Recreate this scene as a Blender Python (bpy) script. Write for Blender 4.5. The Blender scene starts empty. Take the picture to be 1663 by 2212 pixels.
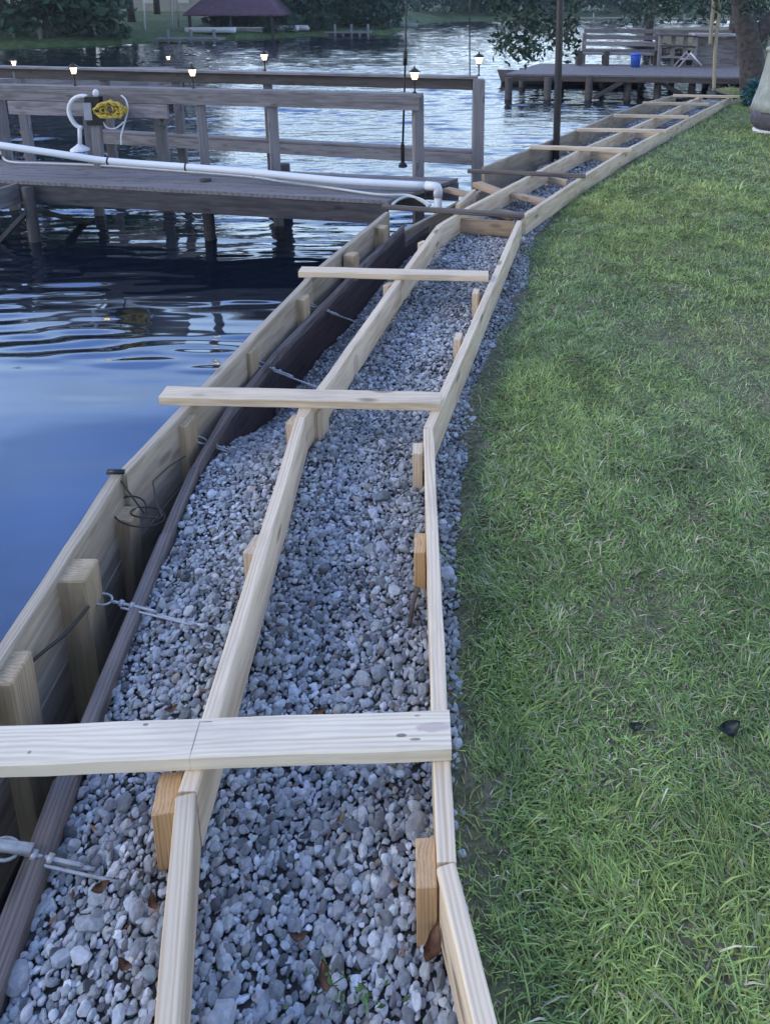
import bpy, bmesh, math, random
import numpy as np
from mathutils import Vector, Matrix
random.seed(7); RNG = np.random.default_rng(11)
S = bpy.context.scene
C = S.collection
R = math.radians

# ------------------------------------------------------------ camera
PITCH = R(14.0); FPX = 1549.0; PCX, PCY = 940.0, 386.0; CAMZ = 1.76
cam = bpy.data.cameras.new('camera'); camo = bpy.data.objects.new('camera', cam); C.objects.link(camo)
cam.sensor_fit = 'HORIZONTAL'; cam.sensor_width = 36.0
cam.lens = FPX / 1663.0 * 36.0
cam.shift_x = (831.5 - PCX) / 1663.0
cam.shift_y = -(1106.0 - PCY) / 1663.0
cam.clip_start = 0.05; cam.clip_end = 2000
camo.location = (0, 0, CAMZ); camo.rotation_euler = (R(90) - PITCH, 0, 0)
S.camera = camo

# ------------------------------------------------------------ light: dusk sky, very soft low sun
SUN_EL, SUN_AZ = R(9.0), R(-105.0)
w = bpy.data.worlds.new('World'); S.world = w; w.use_nodes = True
nt = w.node_tree; bg = nt.nodes['Background']
sky = nt.nodes.new('ShaderNodeTexSky'); sky.sky_type = 'NISHITA'; sky.sun_disc = False
sky.sun_elevation = SUN_EL; sky.sun_rotation = SUN_AZ; sky.dust_density = .6; sky.ozone_density = 3.0
# thin high cloud over the clear dusk sky: pale towards the horizon, deeper blue overhead
wtc = nt.nodes.new('ShaderNodeTexCoord'); wsx = nt.nodes.new('ShaderNodeSeparateXYZ'); nt.links.new(wtc.outputs['Generated'], wsx.inputs[0])
wr = nt.nodes.new('ShaderNodeValToRGB'); nt.links.new(wsx.outputs[2], wr.inputs[0])
el = wr.color_ramp.elements; el[0].position = 0; el[0].color = (.95, 1.06, 1.15, 1); el[1].position = 1.0; el[1].color = (.36, .50, .92, 1)
e1 = el.new(.28); e1.color = (.98, 1.18, 1.42, 1); e2 = el.new(.55); e2.color = (.22, .36, .86, 1)
wmp = nt.nodes.new('ShaderNodeMapping'); wmp.inputs['Scale'].default_value = (1.2, 1.2, 5); nt.links.new(wtc.outputs['Generated'], wmp.inputs[0])
wn = nt.nodes.new('ShaderNodeTexNoise'); wn.inputs['Scale'].default_value = 2.2; wn.inputs['Detail'].default_value = 5; nt.links.new(wmp.outputs[0], wn.inputs[0])
wc = nt.nodes.new('ShaderNodeMapRange'); nt.links.new(wn.outputs[0], wc.inputs[0]); wc.inputs[1].default_value = .3; wc.inputs[2].default_value = .75; wc.inputs[3].default_value = 5.0; wc.inputs[4].default_value = 9.0
wy = nt.nodes.new('ShaderNodeMapRange'); nt.links.new(wsx.outputs[1], wy.inputs[0]); wy.inputs[1].default_value = -1; wy.inputs[2].default_value = 1; wy.inputs[3].default_value = .55; wy.inputs[4].default_value = 1.5
wk = nt.nodes.new('ShaderNodeMath'); wk.operation = 'MULTIPLY'; nt.links.new(wc.outputs[0], wk.inputs[0]); nt.links.new(wy.outputs[0], wk.inputs[1]); wc = wk
wv = nt.nodes.new('ShaderNodeVectorMath'); wv.operation = 'SCALE'; nt.links.new(wr.outputs[0], wv.inputs[0]); nt.links.new(wc.outputs[0], wv.inputs['Scale'])
wm = nt.nodes.new('ShaderNodeMix'); wm.data_type = 'RGBA'; wm.inputs[0].default_value = .7
nt.links.new(sky.outputs[0], wm.inputs[6]); nt.links.new(wv.outputs[0], wm.inputs[7])
nt.links.new(wm.outputs[2], bg.inputs[0]); bg.inputs[1].default_value = 0.15
sl = bpy.data.lights.new('sun', 'SUN'); sl.energy = 0.8; sl.angle = R(25); sl.color = (1, .9, .78)
so = bpy.data.objects.new('sun', sl); C.objects.link(so)
sd = Vector((math.sin(SUN_AZ) * math.cos(R(32)), math.cos(SUN_AZ) * math.cos(R(32)), math.sin(R(32))))
so.rotation_euler = sd.to_track_quat('Z', 'Y').to_euler(); so.location = (0, -5, 12)
S.view_settings.view_transform = 'Standard'; S.view_settings.look = 'None'
S.view_settings.gamma = 1; S.view_settings.exposure = .9

# ------------------------------------------------------------ helpers
def ray(px, py):
    dx = (px - PCX) / FPX; dy = (PCY - py) / FPX
    return Vector((dx, math.cos(PITCH) + dy * math.sin(PITCH), -math.sin(PITCH) + dy * math.cos(PITCH)))
CAM = Vector((0, 0, CAMZ))
def at(px, py, z):
    """photo point -> the place where it stands, at height z"""
    d = ray(px, py); t = (z - CAMZ) / d.z
    return CAM + d * t
def atY(px, py, Y):
    d = ray(px, py); return CAM + d * (Y / d.y)
WATER = -0.57
FT = 0.14      # top of the frame boards

def link(o, parent=None):
    C.objects.link(o)
    if parent is not None:
        o.parent = parent; o.location = Vector(o.location) - Vector(parent.location)
    return o
def tag(o, label=None, cat=None, group=None, kind=None):
    if label: o['label'] = label
    if cat: o['category'] = cat
    if group: o['group'] = group
    if kind: o['kind'] = kind
    return o
def thing(name, loc, label, cat, group=None):
    o = bpy.data.objects.new(name, None); o.location = loc; o.empty_display_size = .1
    C.objects.link(o); return tag(o, label, cat, group)
def obj_from(name, me, mat, parent=None, loc=(0, 0, 0)):
    o = bpy.data.objects.new(name, me); o.location = loc
    if mat: me.materials.append(mat)
    return link(o, parent)
def bm_obj(name, bm, mat, parent=None, loc=(0, 0, 0), smooth=False):
    me = bpy.data.meshes.new(name); bm.normal_update(); bm.to_mesh(me); bm.free()
    if smooth:
        for p in me.polygons: p.use_smooth = True
    return obj_from(name, me, mat, parent, loc)
def np_mesh(name, V, F, cols=None, smooth=False):
    """V (n,3), F (m,k) same-size faces"""
    me = bpy.data.meshes.new(name)
    m, k = F.shape
    me.vertices.add(len(V)); me.vertices.foreach_set('co', V.astype(np.float32).ravel())
    me.loops.add(m * k); me.loops.foreach_set('vertex_index', F.astype(np.int32).ravel())
    me.polygons.add(m)
    me.polygons.foreach_set('loop_start', (np.arange(m) * k).astype(np.int32))
    me.polygons.foreach_set('loop_total', np.full(m, k, np.int32))
    me.polygons.foreach_set('use_smooth', np.full(m, smooth, bool))
    me.update(calc_edges=True)
    if cols is not None:
        a = me.color_attributes.new('col', 'FLOAT_COLOR', 'POINT')
        a.data.foreach_set('color', np.concatenate([cols, np.ones((len(V), 1))], 1).astype(np.float32).ravel())
    return me
def add_box(bm, lo, hi, M=None):
    r = bmesh.ops.create_cube(bm, size=1)
    lo = Vector(lo); hi = Vector(hi); c = (lo + hi) / 2; s = hi - lo
    T = Matrix.Translation(c) @ Matrix.Diagonal((abs(s.x), abs(s.y), abs(s.z), 1))
    if M is not None: T = M @ T
    bmesh.ops.transform(bm, matrix=T, verts=r['verts'])
    return r['verts']
def frame(p0, p1, up=(0, 0, 1)):
    d = (Vector(p1) - Vector(p0)); L = d.length; x = d.normalized()
    up = Vector(up)
    y = up.cross(x)
    if y.length < 1e-4: y = Vector((1, 0, 0)).cross(x)
    y.normalize(); z = x.cross(y)
    return Matrix((x, y, z)).transposed(), L
def board(name, p0, p1, wd, ht, mat, parent=None, label=None, cat=None, group=None, bev=.003, warp=.0015, up=(0, 0, 1)):
    """a sawn board: p0->p1 is the centre line of its top face. Local X runs with the grain."""
    p0 = Vector(p0); p1 = Vector(p1)
    Rm, L = frame(p0, p1, up)
    n = max(2, min(26, int(L / .12)))
    bm = bmesh.new(); rings = []
    for i in range(n + 1):
        x = L * i / n
        jy = random.uniform(-1, 1) * warp; jz = random.uniform(-1, 1) * warp * .7
        b = bev * random.uniform(.7, 1.5)
        y0, y1, z0, z1 = -wd / 2 + jy, wd / 2 + jy, -ht + jz, jz
        xs = x
        pts = [(y0 + b, z0), (y1 - b, z0), (y1, z0 + b), (y1, z1 - b), (y1 - b, z1), (y0 + b, z1), (y0, z1 - b), (y0, z0 + b)]
        rings.append([bm.verts.new((xs, y, z)) for y, z in pts])
    for a, b_ in zip(rings[:-1], rings[1:]):
        for k in range(8):
            bm.faces.new((a[k], a[(k + 1) % 8], b_[(k + 1) % 8], b_[k]))
    bm.faces.new(rings[0][::-1]); bm.faces.new(rings[-1])
    bmesh.ops.recalc_face_normals(bm, faces=bm.faces)
    me = bpy.data.meshes.new(name); bm.to_mesh(me); bm.free(); me.materials.append(mat)
    o = bpy.data.objects.new(name, me); o.location = p0; o.rotation_euler = Rm.to_euler()
    link(o, parent); tag(o, label, cat, group); return o
def post(name, base, top, wd, dp, mat, parent=None, rot=0, label=None, cat=None, group=None, bev=.005):
    """square post, grain up. Local X is up."""
    base = Vector(base); top = Vector(top)
    d = (top - base); L = d.length; x = d.normalized()
    y = Vector((math.cos(rot), math.sin(rot), 0)); y = (y - x * y.dot(x)).normalized(); z = x.cross(y)
    Rm = Matrix((x, y, z)).transposed()
    bm = bmesh.new(); rings = []
    n = max(2, min(10, int(L / .15)))
    prof = lambda s: [((wd / 2 - s) * a, (dp / 2 - s) * b) for a, b in ((-1, -1), (1, -1), (1, 1), (-1, 1))]
    def ring(x_, s, b):
        a, c = wd / 2 - s, dp / 2 - s
        P = [(-a + b, -c), (a - b, -c), (a, -c + b), (a, c - b), (a - b, c), (-a + b, c), (-a, c - b), (-a, -c + b)]
        return [bm.verts.new((x_, p, q)) for p, q in P]
    for i in range(n): rings.append(ring((L - bev) * i / (n - 1), random.uniform(0, .001), bev))
    rings.append(ring(L, bev, bev))
    for a, b_ in zip(rings[:-1], rings[1:]):
        for k in range(8): bm.faces.new((a[k], a[(k + 1) % 8], b_[(k + 1) % 8], b_[k]))
    bm.faces.new(rings[0][::-1]); bm.faces.new(rings[-1])
    bmesh.ops.recalc_face_normals(bm, faces=bm.faces)
    me = bpy.data.meshes.new(name); bm.to_mesh(me); bm.free(); me.materials.append(mat)
    o = bpy.data.objects.new(name, me); o.location = base; o.rotation_euler = Rm.to_euler()
    link(o, parent); tag(o, label, cat, group); return o
def smooth_pts(pts, n=6):
    P = [Vector(p) for p in pts]
    if len(P) < 3: return P
    out = []
    for i in range(len(P) - 1):
        p0 = P[max(0, i - 1)]; p1 = P[i]; p2 = P[i + 1]; p3 = P[min(len(P) - 1, i + 2)]
        for k in range(n):
            t = k / n
            out.append(.5 * ((2 * p1) + (p2 - p0) * t + (2 * p0 - 5 * p1 + 4 * p2 - p3) * t * t + (3 * p1 - p0 - 3 * p2 + p3) * t ** 3))
    out.append(P[-1]); return out
def add_tube(bm, pts, r, seg=8, cap=True):
    pts = [Vector(p) for p in pts]; rings = []
    ref = None
    for i, p in enumerate(pts):
        d = (pts[min(i + 1, len(pts) - 1)] - pts[max(i - 1, 0)]).normalized()
        if ref is None: ref = Vector((0, 0, 1)) if abs(d.z) < .9 else Vector((1, 0, 0))
        a = ref - d * ref.dot(d)
        if a.length < 1e-5: a = Vector((1, 0, 0)) - d * d.x
        a.normalize(); b = d.cross(a); ref = a
        rr = r(i / (len(pts) - 1)) if callable(r) else r
        rings.append([bm.verts.new(p + (a * math.cos(6.2832 * k / seg) + b * math.sin(6.2832 * k / seg)) * rr) for k in range(seg)])
    for q, t in zip(rings[:-1], rings[1:]):
        for k in range(seg): bm.faces.new((q[k], q[(k + 1) % seg], t[(k + 1) % seg], t[k]))
    if cap: bm.faces.new(rings[0][::-1]); bm.faces.new(rings[-1])
def tube(name, pts, r, mat, parent=None, loc=None, seg=8, smooth=True, **kw):
    loc = Vector(loc) if loc is not None else Vector(pts[0])
    bm = bmesh.new(); add_tube(bm, [Vector(p) - loc for p in pts], r, seg)
    o = bm_obj(name, bm, mat, parent, loc, smooth); tag(o, **kw); return o
def lathe(bm, prof, seg=16, at_=(0, 0, 0)):
    rings = []
    for r, z in prof:
        rings.append([bm.verts.new((at_[0] + r * math.cos(6.2832 * k / seg), at_[1] + r * math.sin(6.2832 * k / seg), at_[2] + z)) for k in range(seg)])
    for a, b in zip(rings[:-1], rings[1:]):
        for k in range(seg): bm.faces.new((a[k], a[(k + 1) % seg], b[(k + 1) % seg], b[k]))
    bm.faces.new(rings[0][::-1]); bm.faces.new(rings[-1])

# ------------------------------------------------------------ materials
def newmat(name):
    m = bpy.data.materials.new(name); m.use_nodes = True
    n = m.node_tree; return m, n, n.nodes, n.links, n.nodes['Principled BSDF']
def ramp(nodes, stops):
    r = nodes.new('ShaderNodeValToRGB'); e = r.color_ramp.elements
    while len(e) < len(stops): e.new(.5)
    for k, (p, c) in enumerate(stops): e[k].position = p; e[k].color = (*c, 1)
    return r
def mix(N, Lk, fac, a, b, mode='MIX'):
    m = N.new('ShaderNodeMix'); m.data_type = 'RGBA'; m.blend_type = mode
    for sock, v in ((m.inputs[0], fac), (m.inputs[6], a), (m.inputs[7], b)):
        if isinstance(v, (int, float)): sock.default_value = v
        elif isinstance(v, tuple): sock.default_value = (*v, 1)
        else: Lk.new(v, sock)
    return m.outputs[2]
def noise(N, Lk, vec, scale, detail=4, rough=.55, dist=0):
    n = N.new('ShaderNodeTexNoise'); n.inputs['Scale'].default_value = scale; n.inputs['Detail'].default_value = detail
    n.inputs['Roughness'].default_value = rough; n.inputs['Distortion'].default_value = dist
    if vec is not None: Lk.new(vec, n.inputs['Vector'])
    return n.outputs[0]
def mapping(N, Lk, vec, sc):
    m = N.new('ShaderNodeMapping'); m.inputs['Scale'].default_value = sc; Lk.new(vec, m.inputs[0]); return m.outputs[0]
def vmath(N, Lk, op, a, b=None):
    v = N.new('ShaderNodeVectorMath'); v.operation = op
    Lk.new(a, v.inputs[0])
    if b is not None:
        if isinstance(b, tuple): v.inputs[1].default_value = b
        else: Lk.new(b, v.inputs[1])
    return v
def maths(N, Lk, op, a, b=None, clamp=False):
    v = N.new('ShaderNodeMath'); v.operation = op; v.use_clamp = clamp
    for s, q in ((v.inputs[0], a), (v.inputs[1], b)):
        if q is None: continue
        if isinstance(q, (int, float)): s.default_value = q
        else: Lk.new(q, s)
    return v.outputs[0]
def bump(N, Lk, h, strength, dist, B):
    b = N.new('ShaderNodeBump'); b.inputs['Strength'].default_value = strength; b.inputs['Distance'].default_value = dist
    Lk.new(h, b.inputs['Height']); Lk.new(b.outputs[0], B.inputs['Normal']); return b
def wood(name, c1, c2, stain=(.25, .2, .16), stain_amt=.35, knots=.5, rough=.75, grain=1.0, bmp=.5, spot=None, tint=.12):
    """sawn timber; local X is the grain. c1 pale wood, c2 late-wood lines"""
    m, n, N, Lk, B = newmat(name)
    tc = N.new('ShaderNodeTexCoord'); oi = N.new('ShaderNodeObjectInfo')
    sc = N.new('ShaderNodeVectorMath'); sc.operation = 'SCALE'; sc.inputs[0].default_value = (7.1, 3.7, 5.3); Lk.new(oi.outputs['Random'], sc.inputs['Scale'])
    v = vmath(N, Lk, 'ADD', tc.outputs['Object'], sc.outputs[0]).outputs[0]
    # growth rings, pulled out along the board and bent by slow noise
    warp = noise(N, Lk, mapping(N, Lk, v, (1.6, 9, 9)), 1.0, 3)
    g1 = noise(N, Lk, mapping(N, Lk, v, (1.1, 55, 40)), 1.0 * grain, 5, .6, .6)
    w_ = N.new('ShaderNodeTexWave'); w_.wave_type = 'BANDS'; w_.bands_direction = 'Y'
    w_.inputs['Scale'].default_value = 9 * grain; w_.inputs['Distortion'].default_value = 9; w_.inputs['Detail'].default_value = 3; w_.inputs['Detail Scale'].default_value = .7
    Lk.new(mapping(N, Lk, v, (.35, 3, 2.2)), w_.inputs[0])
    fine = noise(N, Lk, mapping(N, Lk, v, (6, 260, 220)), 1.0, 2)
    gg = maths(N, Lk, 'ADD', maths(N, Lk, 'MULTIPLY', g1, .66), maths(N, Lk, 'MULTIPLY', w_.outputs['Color'], .20))
    gg = maths(N, Lk, 'ADD', gg, maths(N, Lk, 'MULTIPLY', fine, .22))
    rr = ramp(N, [(.28, c2), (.62, c1)]); Lk.new(gg, rr.inputs[0])
    st = noise(N, Lk, mapping(N, Lk, v, (2.2, 9, 9)), 1.3, 5, .62)
    sr = ramp(N, [(.50, (0, 0, 0)), (.74, (1, 1, 1))]); Lk.new(st, sr.inputs[0])
    col = mix(N, Lk, maths(N, Lk, 'MULTIPLY', sr.outputs[0], stain_amt), rr.outputs[0], stain)
    # knots
    vo = N.new('ShaderNodeTexVoronoi'); vo.inputs['Scale'].default_value = 1.0
    Lk.new(mapping(N, Lk, v, (3.1, 8.5, 8.5)), vo.inputs['Vector'])
    kr = ramp(N, [(.10, (1, 1, 1)), (.19, (0, 0, 0))]); Lk.new(vo.outputs['Distance'], kr.inputs[0])
    col = mix(N, Lk, maths(N, Lk, 'MULTIPLY', kr.outputs[0], knots), col, tuple(x * .35 for x in c2))
    # each board its own tone
    hs = N.new('ShaderNodeHueSaturation'); Lk.new(col, hs.inputs['Color'])
    Lk.new(maths(N, Lk, 'ADD', maths(N, Lk, 'MULTIPLY', oi.outputs['Random'], tint * 2), 1 - tint), hs.inputs['Value'])
    col = hs.outputs[0]
    if spot:                                            # marks with a place of their own on one board
        sx = N.new('ShaderNodeSeparateXYZ'); Lk.new(tc.outputs['Object'], sx.inputs[0])
        for (x0, y0, a, b, cc, amt) in spot:
            nn = noise(N, Lk, tc.outputs['Object'], 60, 4)
            dx = maths(N, Lk, 'DIVIDE', maths(N, Lk, 'SUBTRACT', sx.outputs[0], x0), a)
            dy = maths(N, Lk, 'DIVIDE', maths(N, Lk, 'SUBTRACT', sx.outputs[1], y0), b)
            q = maths(N, Lk, 'ADD', maths(N, Lk, 'MULTIPLY', dx, dx), maths(N, Lk, 'MULTIPLY', dy, dy))
            q = maths(N, Lk, 'ADD', q, maths(N, Lk, 'MULTIPLY', nn, .8))
            kk = ramp(N, [(.75, (1, 1, 1)), (1.0, (0, 0, 0))]); Lk.new(q, kk.inputs[0])
            col = mix(N, Lk, maths(N, Lk, 'MULTIPLY', kk.outputs[0], amt), col, cc)
    Lk.new(col, B.inputs['Base Color']); B.inputs['Roughness'].default_value = rough
    B.inputs['Specular IOR Level'].default_value = .3
    bump(N, Lk, gg, bmp, .003, B)
    return m
def plain(name, col, rough=.5, metal=0, var=.15, scale=8, bmp=0, emis=None, es=0):
    m, n, N, Lk, B = newmat(name)
    tc = N.new('ShaderNodeTexCoord')
    h = noise(N, Lk, tc.outputs['Object'], scale, 5)
    r = ramp(N, [(.3, tuple(c * (1 - var) for c in col)), (.7, tuple(min(1, c * (1 + var)) for c in col))]); Lk.new(h, r.inputs[0])
    Lk.new(r.outputs[0], B.inputs['Base Color']); B.inputs['Roughness'].default_value = rough; B.inputs['Metallic'].default_value = metal
    if bmp: bump(N, Lk, h, bmp, .01, B)
    if emis: B.inputs['Emission Color'].default_value = (*emis, 1); B.inputs['Emission Strength'].default_value = es
    return m
def colmat(name, rough=.7, spec=.3, var=.25, vs=40, bmp=0, trans=0):
    """uses the mesh's own per-piece colour"""
    m, n, N, Lk, B = newmat(name)
    a = N.new('ShaderNodeAttribute'); a.attribute_name = 'col'
    tc = N.new('ShaderNodeTexCoord'); h = noise(N, Lk, tc.outputs['Object'], vs, 4)
    r = ramp(N, [(.3, (1 - var,) * 3), (.7, (1 + var,) * 3)]); Lk.new(h, r.inputs[0])
    c = mix(N, Lk, 1.0, a.outputs['Color'], r.outputs[0], 'MULTIPLY')
    Lk.new(c, B.inputs['Base Color']); B.inputs['Roughness'].default_value = rough; B.inputs['Specular IOR Level'].default_value = spec
    if bmp: bump(N, Lk, h, bmp, .004, B)
    if trans:
        t = N.new('ShaderNodeBsdfTranslucent'); Lk.new(c, t.inputs[0]); ms = N.new('ShaderNodeMixShader'); ms.inputs[0].default_value = trans
        Lk.new(B.outputs[0], ms.inputs[1]); Lk.new(t.outputs[0], ms.inputs[2]); Lk.new(ms.outputs[0], N['Material Output'].inputs[0])
    return m

PINE = wood('new_pine', (.68, .56, .40), (.44, .32, .20), stain=(.34, .27, .22), stain_amt=.55, knots=.75)
PINE_NEAR = wood('new_pine_knotty', (.77, .68, .52), (.54, .42, .28), stain=(.45, .37, .29), stain_amt=.5, knots=0,
                 spot=[(1.205, .004, .055, .016, (.44, .33, .30), .6), (1.135, -.012, .016, .006, (.18, .13, .09), .85), (1.165, -.022, .020, .004, (.2, .15, .1), .8), (1.17, .032, .01, .003, (.2, .16, .12), .7), (.68, 0.0, .0022, .06, (.15, .14, .14), .8), (.695, .034, .02, .002, (.15, .14, .14), .8), (.56, .033, .009, .004, (.12, .1, .09), .8), (.33, -.02, .006, .005, (.2, .15, .1), .7)])
STAKE = wood('cedar_stake', (.62, .40, .20), (.40, .22, .10), stain=(.35, .24, .15), stain_amt=.3, grain=1.4)
TREATED = wood('treated_pine', (.43, .36, .27), (.25, .205, .145), stain=(.15, .12, .09), stain_amt=.5)
TREATED_POST = wood('treated_post', (.48, .37, .24), (.27, .21, .12), stain=(.20, .19, .10), stain_amt=.6, grain=1.2)
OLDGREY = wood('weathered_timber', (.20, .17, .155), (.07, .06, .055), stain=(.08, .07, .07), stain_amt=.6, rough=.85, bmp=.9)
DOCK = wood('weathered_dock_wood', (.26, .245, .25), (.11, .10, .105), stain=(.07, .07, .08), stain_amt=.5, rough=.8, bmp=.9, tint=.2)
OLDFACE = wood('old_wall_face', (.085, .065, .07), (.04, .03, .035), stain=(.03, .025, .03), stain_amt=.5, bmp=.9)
BLOCK = wood('brown_blocking', (.44, .32, .21), (.27, .19, .12), stain=(.16, .12, .09), stain_amt=.6)
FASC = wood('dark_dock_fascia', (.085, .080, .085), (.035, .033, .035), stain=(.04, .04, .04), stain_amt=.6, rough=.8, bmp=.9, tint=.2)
DARKW = wood('dark_wet_wood', (.085, .075, .07), (.04, .035, .035), stain=(.03, .03, .03), stain_amt=.5, rough=.7)
GREYSTICK = wood('dark_grey_stick', (.15, .13, .115), (.06, .05, .045), stain=(.05, .04, .04), stain_amt=.5)
PVC = plain('white_pvc', (.72, .74, .76), .35, var=.05, scale=3)
HOSE = plain('pale_hose', (.50, .52, .50), .5, var=.1)
STEEL = plain('galvanised_steel', (.42, .43, .44), .55, .5, var=.2, scale=60)
BLACKM = plain('black_metal', (.018, .018, .02), .4, .3)
POLE = plain('dark_steel_pole', (.05, .05, .055), .35, .6)
WHITE = plain('white_paint', (.72, .73, .74), .45, var=.08)
GREYP = plain('grey_plastic', (.32, .33, .36), .5, var=.15)
YELLOW = plain('yellow_rope', (.50, .36, .06), .7, var=.4, scale=40)
BLUE = plain('blue_plastic', (.03, .10, .50), .45, var=.15)
WIRE = plain('dark_wire', (.03, .028, .025), .6, var=.3)
ROPE = plain('tan_rope', (.36, .31, .22), .9, var=.3, scale=60)
BARK = plain('bark', (.085, .07, .065), .95, var=.5, scale=14, bmp=.8)
ROOFM = plain('purple_red_roof', (.12, .065, .085), .8, var=.2, scale=3)
SIDING = plain('pale_siding', (.42, .42, .40), .8, var=.12, scale=3)
DARKSHED = plain('dark_siding', (.05, .045, .05), .8, var=.3, scale=3)
SEAWALL = plain('pale_seawall', (.30, .29, .30), .85, var=.3, scale=2.5)
GLASSD = plain('dark_window', (.03, .035, .04), .1, var=.1)
COVER = plain('pale_canvas', (.34, .37, .33), .9, var=.2, scale=9, bmp=.4)
COVERD = plain('dark_canvas', (.10, .09, .11), .9, var=.35, scale=14, bmp=.4)
GLOW = plain('lamp_glass', (.9, .85, .75), .3, emis=(1.0, .66, .34), es=2.4)
STONE = colmat('stone', .75, .3, .22, 90, .35)
BLADE = colmat('blade', .55, .35, .1, 5, 0, .25)
LEAF = colmat('leaf', .5, .4, .2, 6, 0, .2)
DEADLEAF = plain('dead_leaf', (.24, .135, .085), .8, var=.5, scale=50)
PLANT = plain('green_stem', (.06, .12, .04), .7)
DARKLEAF = plain('dark_green_leaf', (.06, .085, .075), .45, var=.3, scale=50)

def soil_mat():
    m, n, N, Lk, B = newmat('lawn_soil'); tc = N.new('ShaderNodeTexCoord')
    a = noise(N, Lk, tc.outputs['Object'], 2.2, 6); b = noise(N, Lk, tc.outputs['Object'], 55, 5)
    ra = ramp(N, [(.35, (.09, .11, .045)), (.65, (.19, .16, .10))]); Lk.new(a, ra.inputs[0])
    rb = ramp(N, [(.3, (.4, .4, .4)), (.7, (1.5, 1.5, 1.5))]); Lk.new(b, rb.inputs[0])
    Lk.new(mix(N, Lk, 1.0, ra.outputs[0], rb.outputs[0], 'MULTIPLY'), B.inputs['Base Color']); B.inputs['Roughness'].default_value = .95
    bump(N, Lk, b, .8, .03, B); return m
def bank_mat():
    m, n, N, Lk, B = newmat('far_lawn'); tc = N.new('ShaderNodeTexCoord')
    a = noise(N, Lk, mapping(N, Lk, tc.outputs['Object'], (.25, .25, 1)), 1, 6); b = noise(N, Lk, tc.outputs['Object'], 3, 5)
    ra = ramp(N, [(.3, (.05, .085, .03)), (.7, (.10, .16, .06))]); Lk.new(a, ra.inputs[0])
    rb = ramp(N, [(.3, (.6, .6, .6)), (.7, (1.3, 1.3, 1.3))]); Lk.new(b, rb.inputs[0])
    Lk.new(mix(N, Lk, 1.0, ra.outputs[0], rb.outputs[0], 'MULTIPLY'), B.inputs['Base Color']); B.inputs['Roughness'].default_value = .95; return m
def gravelbase_mat():
    m, n, N, Lk, B = newmat('gravel_bed'); tc = N.new('ShaderNodeTexCoord')
    vo = N.new('ShaderNodeTexVoronoi'); vo.inputs['Scale'].default_value = 45; Lk.new(tc.outputs['Object'], vo.inputs['Vector'])
    ra = ramp(N, [(.0, (.09, .09, .09)), (1, (.03, .028, .028))]); Lk.new(vo.outputs['Distance'], ra.inputs[0])
    Lk.new(ra.outputs[0], B.inputs['Base Color']); B.inputs['Roughness'].default_value = .95; return m
def water_mat():
    m, n, N, Lk, B = newmat('canal_water'); tc = N.new('ShaderNodeTexCoord')
    P = tc.outputs['Object']
    n1 = noise(N, Lk, mapping(N, Lk, P, (.55, 1.9, 1)), 1.3, 2, .5, .6)
    n2 = noise(N, Lk, mapping(N, Lk, P, (1.3, 5.0, 1)), 1.6, 2, .5, .4)
    n3 = noise(N, Lk, mapping(N, Lk, P, (.35, .8, 1)), .8, 2)
    n4 = noise(N, Lk, mapping(N, Lk, P, (1.2, 3.4, 1)), 4.5, 2)
    sx = N.new('ShaderNodeSeparateXYZ'); Lk.new(P, sx.inputs[0])
    mr = N.new('ShaderNodeMapRange'); Lk.new(sx.outputs[1], mr.inputs[0])
    mr.inputs[1].default_value = 3.2; mr.inputs[2].default_value = 6.0; mr.inputs[3].default_value = .10; mr.inputs[4].default_value = 1.0
    far = N.new('ShaderNodeMapRange'); Lk.new(sx.outputs[1], far.inputs[0])
    far.inputs[1].default_value = 6.0; far.inputs[2].default_value = 9.5; far.inputs[3].default_value = 0; far.inputs[4].default_value = 1.0
    patch = ramp(N, [(.35, (.35, .35, .35)), (.65, (1, 1, 1))]); Lk.new(n3, patch.inputs[0])
    h = maths(N, Lk, 'ADD', maths(N, Lk, 'MULTIPLY', n1, .75), maths(N, Lk, 'MULTIPLY', n2, .25))
    h = maths(N, Lk, 'MULTIPLY', h, mr.outputs[0])
    h2 = maths(N, Lk, 'MULTIPLY', maths(N, Lk, 'ADD', maths(N, Lk, 'MULTIPLY', n2, .8), maths(N, Lk, 'MULTIPLY', n4, .28)), far.outputs[0])
    h = maths(N, Lk, 'ADD', h, h2)
    h = maths(N, Lk, 'MULTIPLY', h, patch.outputs[0])
    B.inputs['Base Color'].default_value = (.006, .010, .018, 1); B.inputs['Roughness'].default_value = .045
    B.inputs['IOR'].default_value = 2.7; B.inputs['Specular Tint'].default_value = (.70, .86, 1.0, 1); B.inputs['Specular IOR Level'].default_value = .5
    bump(N, Lk, maths(N, Lk, 'MULTIPLY', n4, far.outputs[0]), 1.0, .008, B); return m
SOIL, BANK, BED, WMAT = soil_mat(), bank_mat(), gravelbase_mat(), water_mat()
MUD = plain('dark_mud', (.02, .018, .017), .9, var=.4)

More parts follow.
